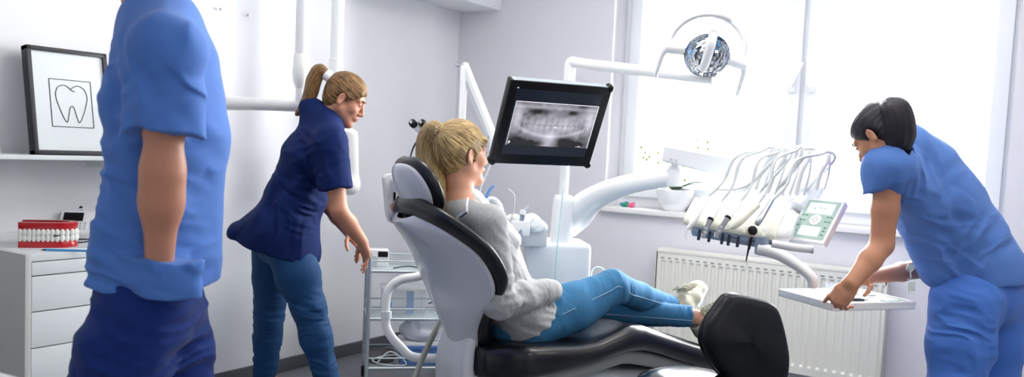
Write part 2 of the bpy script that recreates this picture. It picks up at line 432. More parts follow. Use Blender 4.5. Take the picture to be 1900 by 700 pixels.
# window: outer frame, two sashes, mullion, panes, handles, board
wn = bpy.data.objects.new('window_1', None); COL.objects.link(wn); wn.location = ((OX0+OX1)/2, YW+.2, OZ0); tag(wn, kind='structure')
FY0, FY1 = YW+.17, YW+.25
bm = bmesh.new()
add_box(bm, WORLD, (OX0, FY0, OZ0), (OX0+.075, FY1, OZ1), .006); add_box(bm, WORLD, (OX1-.05, FY0, OZ0), (OX1, FY1, OZ1), .006)
add_box(bm, WORLD, (OX0+.07, FY0+.002, OZ0), (OX1-.045, FY1-.002, OZ0+.075), .004); add_box(bm, WORLD, (OX0+.07, FY0+.002, OZ1-.06), (OX1-.045, FY1-.002, OZ1), .004)
add_box(bm, WORLD, (-1.345, FY0+.003, OZ0+.01), (-1.30, FY1-.003, OZ1-.01), .004)
bm_obj('window_frame', bm, M_pvc, wn, angle=40)
def sash(x0, x1, side):
    z0, z1 = OZ0+.06, OZ1-.05; y0, y1 = FY0-.03, FY1-.02; w = .072; bm = bmesh.new()
    for a, b in (((x0, z0), (x0+w, z1)), ((x1-w, z0), (x1, z1)), ((x0+w-.004, z0), (x1-w+.004, z0+w)), ((x0+w-.004, z1-w), (x1-w+.004, z1))):
        h_ = b[1]-a[1] < .2; add_box(bm, WORLD, (a[0], y0+.002*h_, a[1]+.001*h_), (b[0], y1-.002*h_, b[1]-.001*h_), .007)
    s = bm_obj('sash', bm, M_pvc, wn, angle=40)
    bm = bmesh.new(); hx = x1-w/2 if side > 0 else x0+w/2
    add_box(bm, WORLD, (hx-.015, y0-.014, 1.62), (hx+.015, y0, 1.70), .005)
    add_tube(bm, [V3(hx, y0-.012, 1.66), V3(hx, y0-.05, 1.66)], .009, 10)
    add_box(bm, fr((hx, y0-.05, 1.66), (.92, 0, -.39), z=(0, -1, 0)), (-.012, -.012, -.006), (.016, .13, .01), .005)
    bm_obj('handle', bm, M_white, s, angle=40)
    pane = box('pane', WORLD, (x0+w-.01, YW+.205, z0+w-.01), (x1-w+.01, YW+.211, z1-w+.01), M_pane, s, bev=0)
M_pane = bpy.data.materials.new('window_pane'); M_pane.use_nodes = True
nt = M_pane.node_tree; nt.nodes.remove(nt.nodes['Principled BSDF']); o_ = nt.nodes['Material Output']
t_ = nt.nodes.new('ShaderNodeBsdfTransparent'); g_ = nt.nodes.new('ShaderNodeBsdfGlossy'); g_.inputs['Roughness'].default_value = .02
mx_ = nt.nodes.new('ShaderNodeMixShader'); fz = nt.nodes.new('ShaderNodeFresnel'); fz.inputs[0].default_value = 1.3
nt.links.new(fz.outputs[0], mx_.inputs[0]); nt.links.new(t_.outputs[0], mx_.inputs[1]); nt.links.new(g_.outputs[0], mx_.inputs[2]); nt.links.new(mx_.outputs[0], o_.inputs[0])
sash(OX0+.045, -1.335, 1); sash(-1.31, OX1-.03, -1)
bm = bmesh.new(); add_box(bm, WORLD, (OX0-.02, YW-.045, OZ0-.03), (OX1+.03, YW+.18, OZ0), .004)
bm_obj('window_sill', bm, M_sill, wn, angle=40)
# light: daylight through the window and the ceiling's own panels
w = bpy.data.worlds.new('sky'); SC.world = w; w.use_nodes = True
bg = w.node_tree.nodes['Background']; bg.inputs[0].default_value = (.97, .985, 1, 1); bg.inputs[1].default_value = SKY
pd = bpy.data.lights.new('window_daylight', 'AREA'); pd.shape = 'RECTANGLE'; pd.size = 2.0; pd.size_y = 1.5
po = bpy.data.objects.new('window_daylight', pd); COL.objects.link(po); po.location = (-1.36, YW+.33, 1.7); po.rotation_euler = (math.radians(-90), 0, 0)
pd.cycles.is_portal = True
k = 0
for cx_, cy_ in ((-1.9, 2.6), (-.5, 3.2), (1.3, 1.4), (1.3, 3.2)):
    e = empty('ceiling_light', (cx_, cy_, ZC), 'square white ceiling light panel', 'ceiling light', 'ceiling light panels')
    bm = bmesh.new()
    for a, b in (((-.31, -.31), (.31, -.29)), ((-.31, .29), (.31, .31)), ((-.31, -.31), (-.29, .31)), ((.29, -.31), (.31, .31))):
        add_box(bm, WORLD, (cx_+a[0], cy_+a[1], ZC-.03), (cx_+b[0], cy_+b[1], ZC-.0005))
    bm_obj('frame', bm, M_white, e)
    box('diffuser', WORLD, (cx_-.29, cy_-.29, ZC-.022), (cx_+.29, cy_+.29, ZC-.012), M_diff, e, bev=0)
# radiator
M_slot = mat('slot_grey', (150, 150, 150), .6)
e = empty('radiator', (-1.38, YW-.09, .15), 'long cream panel radiator on the wall below the window', 'radiator')
RX0, RX1, RZ0, RZ1 = -2.0, -.775, .15, .725
bm = bmesh.new(); rows = []
xs = np.arange(RX0+.02, RX1-.02, .0417); prof = []
for x in xs:
    prof += [(x, 0), (x+.012, 0), (x+.018, .009), (x+.032, .009), (x+.038, 0)]
prof = [(RX0, 0)]+[q for q in prof if q[0] < RX1-.004]+[(RX1, 0)]
yf = YW-.115
ztop, zbot = RZ1-.075, RZ0+.05
R = []
for z, am in ((RZ0, 0), (zbot-.012, 0), (zbot, 1), (ztop, 1), (ztop+.012, 0), (RZ1-.02, 0)):
    R.append([V3(x, yf+d*am, z) for x, d in prof])
add_loft(bm, R, caps=False, closed=False)
for yy in (yf+.012,):
    add_box(bm, WORLD, (RX0, yy+.006, RZ0), (RX1, yy+.016, RZ1-.02))
bm_obj('front_panel', bm, M_rad, e, angle=30)
for x in xs[:-1]:
    box('vent_slot', WORLD, (x+.010, yf-.001, RZ1-.055), (x+.030, yf+.004, RZ1-.047), M_slot, e, bev=0)
box('top_grille', WORLD, (RX0-.002, yf-.004, RZ1-.022), (RX1+.002, YW-.035, RZ1), M_rad, e, bev=.005)
for x in (RX0, RX1-.012): box('side_cover', WORLD, (x, yf, RZ0+.0), (x+.012, YW-.035, RZ1-.01), M_rad, e, bev=.003)
box('rear_panel', WORLD, (RX0, YW-.05, RZ0), (RX1, YW-.04, RZ1-.03), M_rad, e, bev=.002)
for x in (RX0+.15, RX1-.15): box('bracket', WORLD, (x-.02, YW-.045, .3), (x+.02, YW, .34), M_rad, e, bev=0)
# the left counter, its shelf, its picture
def S(px, py, D, x): return P(px, py, D)
# --- drawer cabinet under the shelf
CX1, CY0, CY1, CZ = -3.06, 1.608, 2.24, .774
e = empty('drawer_cabinet', (XL+.23, (CY0+CY1)/2, 0), 'white drawer cabinet against the left wall, holding the red teeth model', 'cabinet')
bm = bmesh.new()
add_box(bm, WORLD, (XL+.016, CY0, .02), (CX1+.004, CY0+.022, CZ+.026), .002); add_box(bm, WORLD, (XL+.016, CY1-.022, .02), (CX1+.004, CY1, CZ+.026), .002)
add_box(bm, WORLD, (XL+.016, CY0+.02, .06), (CX1-.02, CY1-.02, CZ), 0); add_box(bm, WORLD, (XL+.016, CY0+.03, 0), (CX1-.05, CY1-.03, .07), 0)
bm_obj('carcass', bm, M_lac2, e, angle=40)  # carcass is white; the shade on its side is put into this grey
box('worktop', WORLD, (XL+.003, CY0+.022, CZ), (CX1+.002, CY1-.022, CZ+.024), M_lac, e, bev=.002)
for z0, z1 in ((.724, .771), (.596, .720), (.466, .592), (.336, .462), (.206, .332), (.076, .202)):
    d = box('drawer', WORLD, (CX1-.019, CY0+.026, z0), (CX1, CY1-.026, z1), M_lac, e, bev=.0015)
    bm = bmesh.new(); add_box(bm, WORLD, (CX1-.0, 1.90, z1-.016), (CX1+.012, 2.0, z1-.010), .002)
    bm_obj('handle', bm, M_alu, d)
TOP = CZ+.024
# --- wall shelf and what leans on it
e = empty('wall_shelf', (XL, 1.8, 1.125), 'white floating shelf on the left wall carrying the tooth picture', 'shelf')
box('board', WORLD, (XL, 1.0, 1.122), (XL+.215, 2.38, 1.139), M_lac, e, bev=.002)
for y in (1.25, 2.1):
    box('bracket', WORLD, (XL, y, 1.09), (XL+.15, y+.02, 1.122), M_lac, e, bev=.001)
yA, yB, zA, zB = 1.80, 2.128, 1.140, 1.566
f = fr((XL+.150, yA, zA), (.0, 1, 0), z=(.98, 0, .165))      # X along the wall, Y up the picture, Z out of it
e = empty('picture_frame', W(f, .16, 0, 0), 'black framed tooth line drawing leaning on the white wall shelf', 'picture')
fw, fh, b_ = .328, .423, .017
bm = bmesh.new()
for lo, hi in (((0, 0), (b_, fh)), ((fw-b_, 0), (fw, fh)), ((0, 0), (fw, b_)), ((0, fh-b_), (fw, fh))):
    add_box(bm, f, (*lo, -.030), (*hi, .010), .0015)
bm_obj('frame', bm, M_bframe, e, angle=40)
box('backing_print', f, (b_-.002, b_-.002, -.008), (fw-b_+.002, fh-b_+.002, 0), M_paper, e, bev=0)
q0, q1, r0, r1 = .082, .252, .112, .300
bm = bmesh.new()
for a, b in (((q0, r0), (q1, r0)), ((q1, r0), (q1, r1)), ((q1, r1), (q0, r1)), ((q0, r1), (q0, r0))):
    add_tube(bm, [W(f, *a, .001), W(f, *b, .001)], .0013, 6)
bm_obj('drawn_square', bm, M_ink, e)
T = [(.5, .80), (.37, .88), (.20, .84), (.13, .66), (.19, .42), (.29, .18), (.36, .10), (.40, .22), (.46, .42), (.54, .42), (.60, .22), (.65, .10), (.74, .22), (.84, .45), (.89, .66), (.82, .83), (.66, .89), (.5, .80), (.60, .76)]
pts = [W(f, q0+(q1-q0)*u, r0+(r1-r0)*v, .001) for u, v in T]
tube('drawn_tooth', pts, .0014, M_ink, e, seg=6, n=6)
e = empty('brochure', (XL+.1, 1.60, 1.139), 'white and red brochure standing at the shelf\'s left end', 'brochure')
f = fr((XL+.10, 1.445, 1.139), (.0, 1, 0), z=(.985, 0, .17))
bm = bmesh.new(); add_box(bm, f, (0, 0, 0), (.255, .19, .006), .001); bm_obj('cover', bm, M_paper, e)
box('red_band', f, (0, .0, .006), (.246, .085, .0068), M_red, e, bev=0)
# --- teeth model on the cabinet
f = fr(P(34, 458, 3.06)*V3(1, 1, 0)+V3(0, 0, TOP), nz(CR*.96+FH*.28), z=UP)
f = (Pz(35, 459, TOP), nz(CR*.93+FH*.36), nz(FH*.93-CR*.36), UP)
e = empty('dental_teeth_model', W(f, .09, .03, 0), 'big red and white teeth model on the white drawer cabinet', 'teeth model')
U = spline([V3(0, 0, 0), V3(.05, -.004, 0), V3(.10, -.006, 0), V3(.15, .0, 0), V3(.176, .022, 0), V3(.176, .055, 0), V3(.15, .080, 0), V3(.10, .088, 0), V3(.05, .09, 0), V3(0, .092, 0)], 5)
def gum(name, z0, z1, w0, w1):
    R = []
    for i, p in enumerate(U):
        t = nz(U[min(i+1, len(U)-1)]-U[max(i-1, 0)]); n_ = V3(t[1], -t[0], 0)
        r = []
        for a, z in ((-w0, z0), (w0, z0), (w0*1.05, z0*.7+z1*.3), (w1, z1*.8+z0*.2), (w1*.7, z1), (-w1*.7, z1), (-w1, z1*.8+z0*.2)):
            q = p+n_*a; r.append(W(f, q[0], q[1], z))
        R.append(r)
    return loft(name, R, M_red, e, angle=50)
gum('lower_gum', 0, .032, .014, .010); gum('upper_gum', .094, .060, .014, .010)
for nm, zc, sg in (('lower_teeth', .036, 1), ('upper_teeth', .056, -1)):
    bm = bmesh.new(); step = .0152; acc = 0; last = U[0]
    L_ = [0]
    for a, b in zip(U[:-1], U[1:]): L_.append(L_[-1]+np.linalg.norm(b-a))
    for s in np.arange(.006, L_[-1], step):
        i = min(np.searchsorted(L_, s), len(U)-1); t_ = nz(U[i]-U[i-1]); p = U[i-1]+t_*(s-L_[i-1]); n_ = V3(t_[1], -t_[0], 0)
        c = p+n_*.010
        mtx = Matrix.Identity(4)
        ex = f[1]*t_[0]+f[2]*t_[1]; ey = f[1]*n_[0]+f[2]*n_[1]
        for j in range(3): mtx[j][0] = ex[j]*.0092; mtx[j][1] = ey[j]*.008; mtx[j][2] = UP[j]*.0150
        o_ = W(f, c[0], c[1], zc)
        for j in range(3): mtx[j][3] = o_[j]
        bmesh.ops.create_uvsphere(bm, u_segments=12, v_segments=8, radius=1, matrix=mtx)
    bm_obj(nm, bm, M_tooth, e, smooth=True)
bm = bmesh.new(); add_box(bm, f, (.117, -.024, .0445), (.135, -.018, .0475)); bm_obj('jaw_gap', bm, M_ink, e)
# --- apparatus with screen and wand
f = (Pz(108, 444, TOP), nz(CR*.97+FH*.24), nz(FH*.97-CR*.24), UP)
e = empty('treatment_device', W(f, .07, .04, 0), 'white treatment device with tilted grey screen behind the teeth model', 'medical device')
prof = [(0, .012), (.012, .004), (.12, .004), (.128, .02), (.128, .03), (.062, .108), (.045, .112), (0, .108)]
g = (f[0], -f[2], f[3], -f[1])     # X toward the viewer, Y up
def dev_prism(nm, x0, x1, pr, m, par, bev=.004):
    fr_ = (W(f, 0, .11, 0), -f[2], UP, np.cross(-f[2], UP))
    s = 1 if fr_[3] @ f[1] > 0 else -1
    return prism(nm, fr_, pr, s*x0, s*x1, m, par, bev=bev)
dev_prism('body', 0, .125, prof, M_white, e)
o_ = W(f, .0, .11-.062, .1085); dn = nz(-f[2]*.066-UP*.078)
fs = fr(o_, f[1], y=-dn); 
box('screen', fs, (.012, -.046, .0005), (.086, -.006, .003), M_dark, e, bev=.001)
bm = bmesh.new()
for i in range(3):
    for j in range(5): add_lathe(bm, (W(fs, .030+j*.017, -.056-i*.013, .0), fs[1], fs[2], fs[3]), [(.0048, 0), (.0048, .0022), (.003, .003)], 10)
bm_obj('buttons', bm, M_gplast, e)
wD = float(Pz(170, 438, TOP) @ FH); e2 = empty('curing_wand', P(172, 424, wD), 'slim white wand with dark tip leaning over the white device', 'handpiece')
tube('grip', [P(177, 432, wD), P(163, 404, wD), P(149, 384, wD+.01)], [.010, .011, .009], M_white, e2, n=4)
tube('tip', [P(150, 386, wD+.01), P(143, 377, wD+.01), P(138, 371, wD+.01), P(131, 366, wD+.01)], [.008, .006, .004, .003], M_gplast, e2, n=4)
tube('sleeve', [P(150, 387, wD-.002), P(143, 377, wD+.01)], [.0092, .007], M_dark, e2)
cs = Pz(170, 438, TOP); e3 = empty('charger_stand', cs, 'grey white charging stand at the device\'s right side', 'charger')
bm = bmesh.new(); add_box(bm, fr(cs, nz(CR*.97+FH*.24), z=UP), (-.02, -.02, 0), (.065, .06, .03), .006)
bm_obj('foot', bm, M_gplast, e3)
csD = float(cs @ FH); tube('cradle', [P(184, 432, csD+.03), P(172, 410, csD+.04), P(160, 392, csD+.05)], [.016, .013, .009], M_white, e3, n=4, flat=(CR, 1.3))
bmo = tube('thin_cable', [Pz(x_, y_, TOP+.003) for x_, y_ in ((128, 450), (150, 450), (166, 448), (185, 447))], .0022, M_dark, origin=Pz(150, 450, TOP), n=5)
tag(bmo, 'thin black cable lying in front of the white device', 'cable')
f = (V3(-3.22, 1.775, TOP), nz(CR), nz(FH), UP)
f = (np.array([*(Pz(72, 434, TOP)[:2]), TOP]), nz(CR), nz(FH), UP)
e = empty('supply_box', f[0], 'small yellow and purple box behind the teeth model', 'box')
box('purple_half', f, (-.022, -.015, 0), (.022, .02, .098), M_purple, e); box('yellow_lid', f, (-.0225, -.0155, .098), (.0225, .0205, .128), M_yellow, e)
f = (np.array([*(Pz(95, 436, TOP)[:2]), TOP]), nz(CR), nz(FH), UP)
e = empty('bur_rack', f[0], 'clear rack of small steel vials behind the teeth model', 'rack')
box('base', f, (-.024, -.015, 0), (.024, .015, .06), M_clear, e)
bm = bmesh.new()
for j in range(5): add_lathe(bm, (W(f, -.018+j*.009, 0, .055), *WORLD[1:]), [(.0034, 0), (.0034, .045), (.002, .052)], 8)
bm_obj('vials', bm, M_steel, e)
c = Pz(112, 467, TOP)
f = (c, nz(CR*.99+FH*.16), nz(FH), UP)
e = empty('blue_pen', c, 'blue pen lying at the front of the white cabinet top', 'pen')
tube('barrel', [W(f, -.05, 0, .005), W(f, .10, 0, .005)], .004, M_cyanb, e); tube('tip', [W(f, -.05, 0, .005), W(f, -.066, 0, .004)], [.004, .001], M_dark, e)
c = Pz(130, 458, TOP); f = (c, nz(CR*.99+FH*.16), nz(FH), UP)
tag(box('sterile_pouch', f, (-.05, -.03, 0), (.10, .05, .004), M_clear, origin=c), 'clear blue sterile pouch beside the blue pen', 'pouch')
c = Pz(10, 452, TOP); 
F = Field(.003); F.ell(c+UP*.018, (.07, .05, .022)); F.ell(c+UP*.022+CR*.04, (.035, .03, .02), k=.02)
F.cut(c, -UP, .002); folds(F, [(c, .1, CR, .03, .003)], 3)
tag(sdf_obj('plastic_bag', F, M_clear, origin=c), 'crumpled clear plastic bag left of the teeth model', 'bag')
# --- desk corner near the camera, bottom left
p0 = Pz(-60, 676, .75); p1 = Pz(38, 701, .75); d_ = nz(p1-p0); n_ = V3(d_[1], -d_[0], 0)
if n_ @ FH > 0: n_ = -n_
f = (p1, d_, n_, UP); f = fr(p1, d_, z=UP)
sg = 1 if f[2] @ n_ > 0 else -1
e = empty('desk', p1*V3(1, 1, 0)+n_*.3, 'cream desk corner at the lower left edge of the view', 'desk')
bm = bmesh.new(); add_box(bm, f, (-.5, min(0, sg*.5), -.03), (0, max(0, sg*.5), 0), .002); bm_obj('desk_top', bm, M_sill, e)
for a in (-.46, -.05):
    for b in (.05, .45):
        q = W(f, a, sg*b, 0); tube('leg', [V3(q[0], q[1], 0), V3(q[0], q[1], .72)], .02, M_lac2, e)
# --- columns and arm in front of the left wall
def column(p, x0, D, y_end, lab, r=.032, ye=None):
    c = P(x0, p, D); top = V3(c[0], c[1], ZC); zh = P(x0, p, D)[2]; ze = P(x0, y_end, D)[2]
    e = empty('ceiling_column', (c[0], c[1], ze), lab, 'ceiling column')
    tube('pole', [V3(c[0], c[1], ZC), V3(c[0], c[1], zh-.01)], r, M_gplast2, e, seg=24)
    pr = [(0, ze), (.022, ze+.004), (r*1.15, ze+.04), (r*1.32, ze+.08), (r*1.12, zh), (r*1.0, zh+.004), (0, zh+.004)]
    lathe('joint_head', (V3(c[0], c[1], 0), *WORLD[1:]), pr, M_white, e)
    lathe('ceiling_flange', (V3(c[0], c[1], 0), *WORLD[1:]), [(0, ZC-.02), (.07, ZC-.02), (.08, ZC), (0, ZC)], M_white, e)
    return e, c
M_gplast2 = mat('white_grey_metal', (240, 243, 246), .5)
e, c1 = column(102, 560, 4.15, 168, 'white ceiling column with rounded joint head, left one above the nurse')
ze = P(560, 168, 4.15)[2]
tube('neck', [V3(c1[0], c1[1], ze+.02), V3(c1[0], c1[1], ze-.06)], .024, M_gplast2, e, seg=20)
ecol2, c2 = column(110, 624, 4.5, 232, 'white ceiling column behind the nurse\'s head, right of its twin')
e = empty('xray_boom', P(500, 195, 4.15), 'long white horizontal x-ray boom below the left ceiling column', 'x-ray boom')
tube('beam', [P(340, 186, 4.1), P(420, 191, 4.12), P(480, 193, 4.13), P(575, 199, 4.15)], [.034, .034, .030, .024], M_white, e, n=4, seg=20, flat=(UP, 1.0))
tube('pivot', [P(560, 183, 4.15), P(560, 214, 4.15)], .03, M_white, e, seg=20)
c = P(300, 190, 4.08); tube('wall_mount', [P(345, 186, 4.1), V3(XL, P(345, 186, 4.1)[1], P(345, 186, 4.1)[2])], .04, M_white, e, seg=20)
e = ecol2
F = Field(.006); F.cap(P(650, 250, 4.55), P(650, 330, 4.55), .032, .036, sq=(CR, 1.25)); F.ell(P(648, 345, 4.55), (.06, .06, .05), k=.03)
sdf_obj('xray_housing', F, M_white, e)
tube('stem', [V3(c2[0], c2[1], P(624, 240, 4.5)[2]), P(648, 245, 4.55)], .022, M_white, e)
for i, (x, y) in enumerate(((409, 17), (460, 28))):
    c = PX(x, y, XL+.013); o = lathe('wall_hook', fr(c, (0, 1, 0), z=(1, 0, 0)), [(0, -.001), (.007, -.001), (.006, .012), (0, .013)], M_steel, origin=c, seg=12)
    tag(o, ('small steel wall hook nearer the man in blue', 'small steel wall hook nearer the ceiling columns')[i], 'hook')
# --- glass trolley with its contents
td = nz(CR*math.cos(.21)+FH*math.sin(.21)); ts = nz(-CR*math.sin(.21)+FH*math.cos(.21))
c = P(683, 590, 4.3); c = V3(c[0], c[1], 0); f = (c, td, ts, UP)
e = empty('glass_trolley', W(f, .25, .16, 0), 'silver wheeled trolley with three glass shelves behind the dental chair', 'trolley')
TW, TD = .50, .30
for i, (x, y) in enumerate(((0, 0), (TW, 0), (0, TD), (TW, TD))):
    l = tube('post', [W(f, x, y, .07), W(f, x, y, .70)], .011, M_alu, e)
    w_ = lathe('caster', fr(W(f, x, y, .03), ts, z=td), [(0, -.012), (.026, -.012), (.03, -.006), (.03, .006), (.026, .012), (0, .012)], M_dark, e, seg=20)
    tube('caster_fork', [W(f, x, y, .035), W(f, x, y, .075)], .009, M_alu, w_)
TZ = (.125, .375, .615)
for z in TZ:
    s = box('glass_shelf', f, (.0, .0, z-.012), (TW, TD, z), M_glassy, e, bev=.002)
    bm = bmesh.new()
    for a, b in (((0, 0), (TW, 0)), ((TW, 0), (TW, TD)), ((TW, TD), (0, TD)), ((0, TD), (0, 0))):
        add_tube(bm, [W(f, *a, z-.006), W(f, *b, z-.006)], .008, 8)
        add_tube(bm, [W(f, *a, z+.045), W(f, *b, z+.045)], .004, 8)
    bm_obj('rail', bm, M_alu, s, angle=50)
g = (W(f, .045, .16, TZ[2]), td, ts, UP)
e = empty('apex_locator', g[0], 'small white box device with black display on the trolley\'s top shelf', 'medical device')
box('body', g, (-.04, -.04, 0), (.055, .05, .085), M_white, e, bev=.006); box('display', g, (-.0, -.044, .05), (.05, -.039, .078), M_dark, e, bev=.001)
tube('knob', [W(g, -.02, -.04, .035), W(g, -.02, -.055, .035)], .022, M_gplast, e, seg=20)
o = tube('power_cable', [W(f, .12, .05, TZ[2]+.004), W(f, .2, .1, TZ[2]+.008), W(f, .28, .06, TZ[2]+.004), W(f, .36, .12, TZ[2]+.02), W(f, .42, .2, TZ[2]+.006)], .003, M_dark, origin=W(f, .25, .1, TZ[2]), n=6)
tag(o, 'black cable lying on the trolley\'s top shelf', 'cable')
F = Field(.004); c = W(f, .33, .12, TZ[2]); F.ell(c+UP*.02, (.07, .05, .022)); folds(F, [(c, .1, td, .03, .004)], 8); F.cut(c, -UP, .002)
tag(sdf_obj('folded_pouch', F, M_paper, origin=c), 'crumpled white pouch on the trolley\'s top shelf', 'pouch')
g = (W(f, .17, .13, TZ[1]), td, ts, UP)
e = empty('storage_box', g[0], 'clear plastic storage box on the trolley\'s middle shelf', 'box')
bm = bmesh.new()
for lo, hi in (((-.10, -.07, 0), (.12, .08, .004)), ((-.10, -.07, 0), (.12, -.066, .13)), ((-.10, .076, 0), (.12, .08, .13)), ((-.10, -.07, 0), (-.096, .08, .13)), ((.116, -.07, 0), (.12, .08, .13))):
    add_box(bm, g, lo, hi)
bm_obj('tub', bm, M_clear, e); box('lid', g, (-.105, -.075, .13), (.125, .085, .142), M_white, e)
for i, (x, m_, h_, lb) in enumerate(((-.08, M_cyanb, .06, 'bright blue packet inside the clear storage box'), (.03, M_bluet, .11, 'pale blue packet inside the clear storage box'))):
    c = W(g, x+.015, -.02, .004); tag(box('blue_packet', (c, td, ts, UP), (-.018, -.02, 0), (.018, .02, h_), m_, origin=c), lb, 'packet')
o = tube('grey_cord', [W(f, .3, .02, TZ[1]+.07), W(f, .36, .06, TZ[1]+.075), W(f, .43, .05, TZ[1]+.03), W(f, .48, .1, TZ[1]+.01)], .003, M_dark, origin=W(f, .3, .02, TZ[1]), n=6)
tag(o, 'dark cord curving over the trolley\'s middle shelf', 'cord')
g = (W(f, .27, .10, TZ[0]), td, ts, UP)
e = empty('blue_crate', g[0], 'blue plastic crate on the trolley\'s bottom shelf', 'crate')
bm = bmesh.new()
add_box(bm, g, (-.10, -.07, 0), (.12, .12, .10), .006); add_box(bm, g, (-.107, -.077, .085), (.127, .127, .10), .003)
for x in (-.06, .0, .06): add_box(bm, g, (x, -.075, .01), (x+.02, -.07, .085), .002)
bm_obj('crate_body', bm, M_blueb, e)
box('white_lid', g, (-.10, -.07, .10), (.12, .12, .118), M_white, e)
F = Field(.004); c = W(g, 0, .02, .118); F.ell(c+UP*.045, (.115, .09, .055)); F.ell(c+UP*.03+td*.09, (.06, .07, .04), k=.03); folds(F, [(c+UP*.03, .2, td, .045, .005)], 5); F.cut(c, -UP, .002)
M_clear2 = mat('milky_plastic', (226, 228, 240), .35)
tag(sdf_obj('plastic_bag', F, M_clear2, origin=c), 'crumpled lilac white plastic bag on top of the blue crate', 'bag')
F = Field(.004); c = W(f, .44, .06, TZ[0]); F.ell(c+UP*.05, (.035, .05, .06)); folds(F, [(c+UP*.03, .1, td, .03, .004)], 9); F.cut(c, -UP, .002)
tag(sdf_obj('plastic_bag', F, M_clear2, origin=c), 'small milky plastic bag right of the blue crate on the trolley', 'bag')
F = Field(.004); c = W(f, .08, .12, TZ[0]); F.ell(c+UP*.03, (.07, .09, .035)); folds(F, [(c+UP*.03, .12, td, .035, .006)], 12); F.cut(c, -UP, .002)
tag(sdf_obj('dark_cloth', F, mat('dark_cloth', (92, 92, 96), .9), origin=c), 'crumpled dark grey cloth on the trolley\'s bottom shelf', 'cloth')
o = tube('clear_tubing', [W(f, .05, .03, TZ[0]+.01), W(f, .12, .04, TZ[0]+.07), W(f, .2, .02, TZ[0]+.01), W(f, .10, .01, TZ[0]+.008), W(f, .03, .03, TZ[0]+.03), W(f, .14, .05, TZ[0]+.05), W(f, .22, .05, TZ[0]+.01)], .004, M_hose, origin=W(f, .1, .03, TZ[0]), n=6)
tag(o, 'looped pale tubing on the trolley\'s bottom shelf', 'tubing')
# ---------------------------------------------------------------- dental unit: box, column, arms
UD = 3.95
base = Pz(1045, 800, 0); cB = P(1040, 452, UD)
uf = (V3(cB[0], cB[1], 0), nz(CR*.99+FH*.12), nz(FH*.99-CR*.12), UP)
unit = empty('dental_unit', uf[0], 'white dental unit cabinet with column and arms behind the seated patient', 'dental unit')
zb = cB[2]
f = uf
poly = [(-.14, 0), (.115, 0), (.145, .03), (.145, .27), (.115, .30), (-.14, .30)]
F = Field(.006)
bm = bmesh.new(); add_box(bm, f, (-.165, 0, .0), (.148, .28, zb), .028, 5); bm_obj('cabinet_body', bm, M_white, unit, angle=50)
box('plinth', f, (-.17, -.005, 0), (.153, .285, .06), M_gplast, unit, bev=.01)
box('access_panel', f, (.01, -.0025, zb-.25), (.075, .004, zb-.21), M_gplast, unit, bev=.004)
pa = P(1041, 450, 4.03); pa = V3(pa[0], pa[1], 0); cf = (pa, uf[1], uf[2], UP)
z0 = zb-.005; z1 = P(1041, 362, 4.03)[2]
def rring(o, a, b, z, n=24, pw=.75):
    return [W(o, a*np.sign(math.cos(t))*abs(math.cos(t))**pw, b*np.sign(math.sin(t))*abs(math.sin(t))**pw, z) for t in (2*math.pi*k/n for k in range(n))]
loft('column_cover', [rring(cf, .052, .052, z0), rring(cf, .05, .05, z0+.1), rring(cf, .046, .046, z1-.03), rring(cf, .041, .041, z1-.004), rring(cf, .036, .036, z1)], M_white, unit)
zt = P(1060, 116, 4.03)[2]
tube('lamp_pole', [V3(pa[0], pa[1], z1-.01), V3(pa[0], pa[1], zt-.06)], .0215, M_white, unit, seg=24)
pt = V3(pa[0], pa[1], zt); pe = P(1322, 146, 3.62)
tube('pole_collar', [V3(pa[0], pa[1], zt-.085), V3(pa[0], pa[1], zt-.03)], .0265, M_white, unit, seg=24)
d_ = nz(pe-pt)
tube('lamp_arm', [V3(pa[0], pa[1], zt-.05), V3(pa[0], pa[1], zt-.015), pt+d_*.012+UP*.003, pt+d_*.05, pt+d_*.3, pe-d_*.03, pe+UP*.004, pe+UP*.04], [.026, .026, .025, .025, .024, .024, .022, .018], M_white, unit, n=5, seg=20)
# curved instrument arm
A = [P(1050, 412, 4.12), P(1072, 396, 4.08), P(1100, 370, 4.0), P(1150, 347, 3.87), P(1200, 336, 3.82), P(1254, 330, 3.76)]
sd = nz(np.cross(A[-1]-A[0], UP))
tube('instrument_arm', A, [.080, .076, .058, .046, .040, .036], M_white, unit, n=6, seg=24, flat=(UP, 1.0))
j = P(1251, 330, 3.76); jf = (j, *WORLD[1:])
lathe('arm_joint', jf, [(0, -.036), (.034, -.036), (.036, -.03), (.036, .028), (.028, .045), (.018, .052), (.018, .085), (0, .085)], M_white, unit)
# mounting shelf for the suction handpieces
g = (P(985, 457, 3.86), uf[1], uf[2], UP)
sh = box('suction_shelf', g, (-.062, -.02, 0), (.068, .12, .062), M_gplast, unit, bev=.006)
g2 = (P(968, 425, 3.78), uf[1], uf[2], UP)
tray = box('holder_block', g2, (-.05, -.02, -.03), (.035, .03, .035), M_white, unit, bev=.012)
F = Field(.004); c = P(975, 428, 3.86)
for dx, dz, r in ((-.02, .03, .032), (.02, .04, .035), (.045, .02, .03), (-.06, .045, .03), (.075, .015, .022)):
    F.ell(c+CR*dx+UP*dz, (r, r, r*.9), k=.02)
folds(F, [(c+UP*.03, .12, CR+UP, .04, .006), (c+CR*.03, .1, UP-CR, .03, .005)], 4)
tag(sdf_obj('paper_tissue', F, M_paper, origin=c), 'crumpled white tissues on the unit\'s grey shelf beside the column', 'tissue')
def handp(nm, lab, cat, parts, org):
    e = empty(nm, org, lab, cat)
    for pn, pts, r, m in parts: tube(pn, pts, r, m, e, n=5, seg=14)
    return e
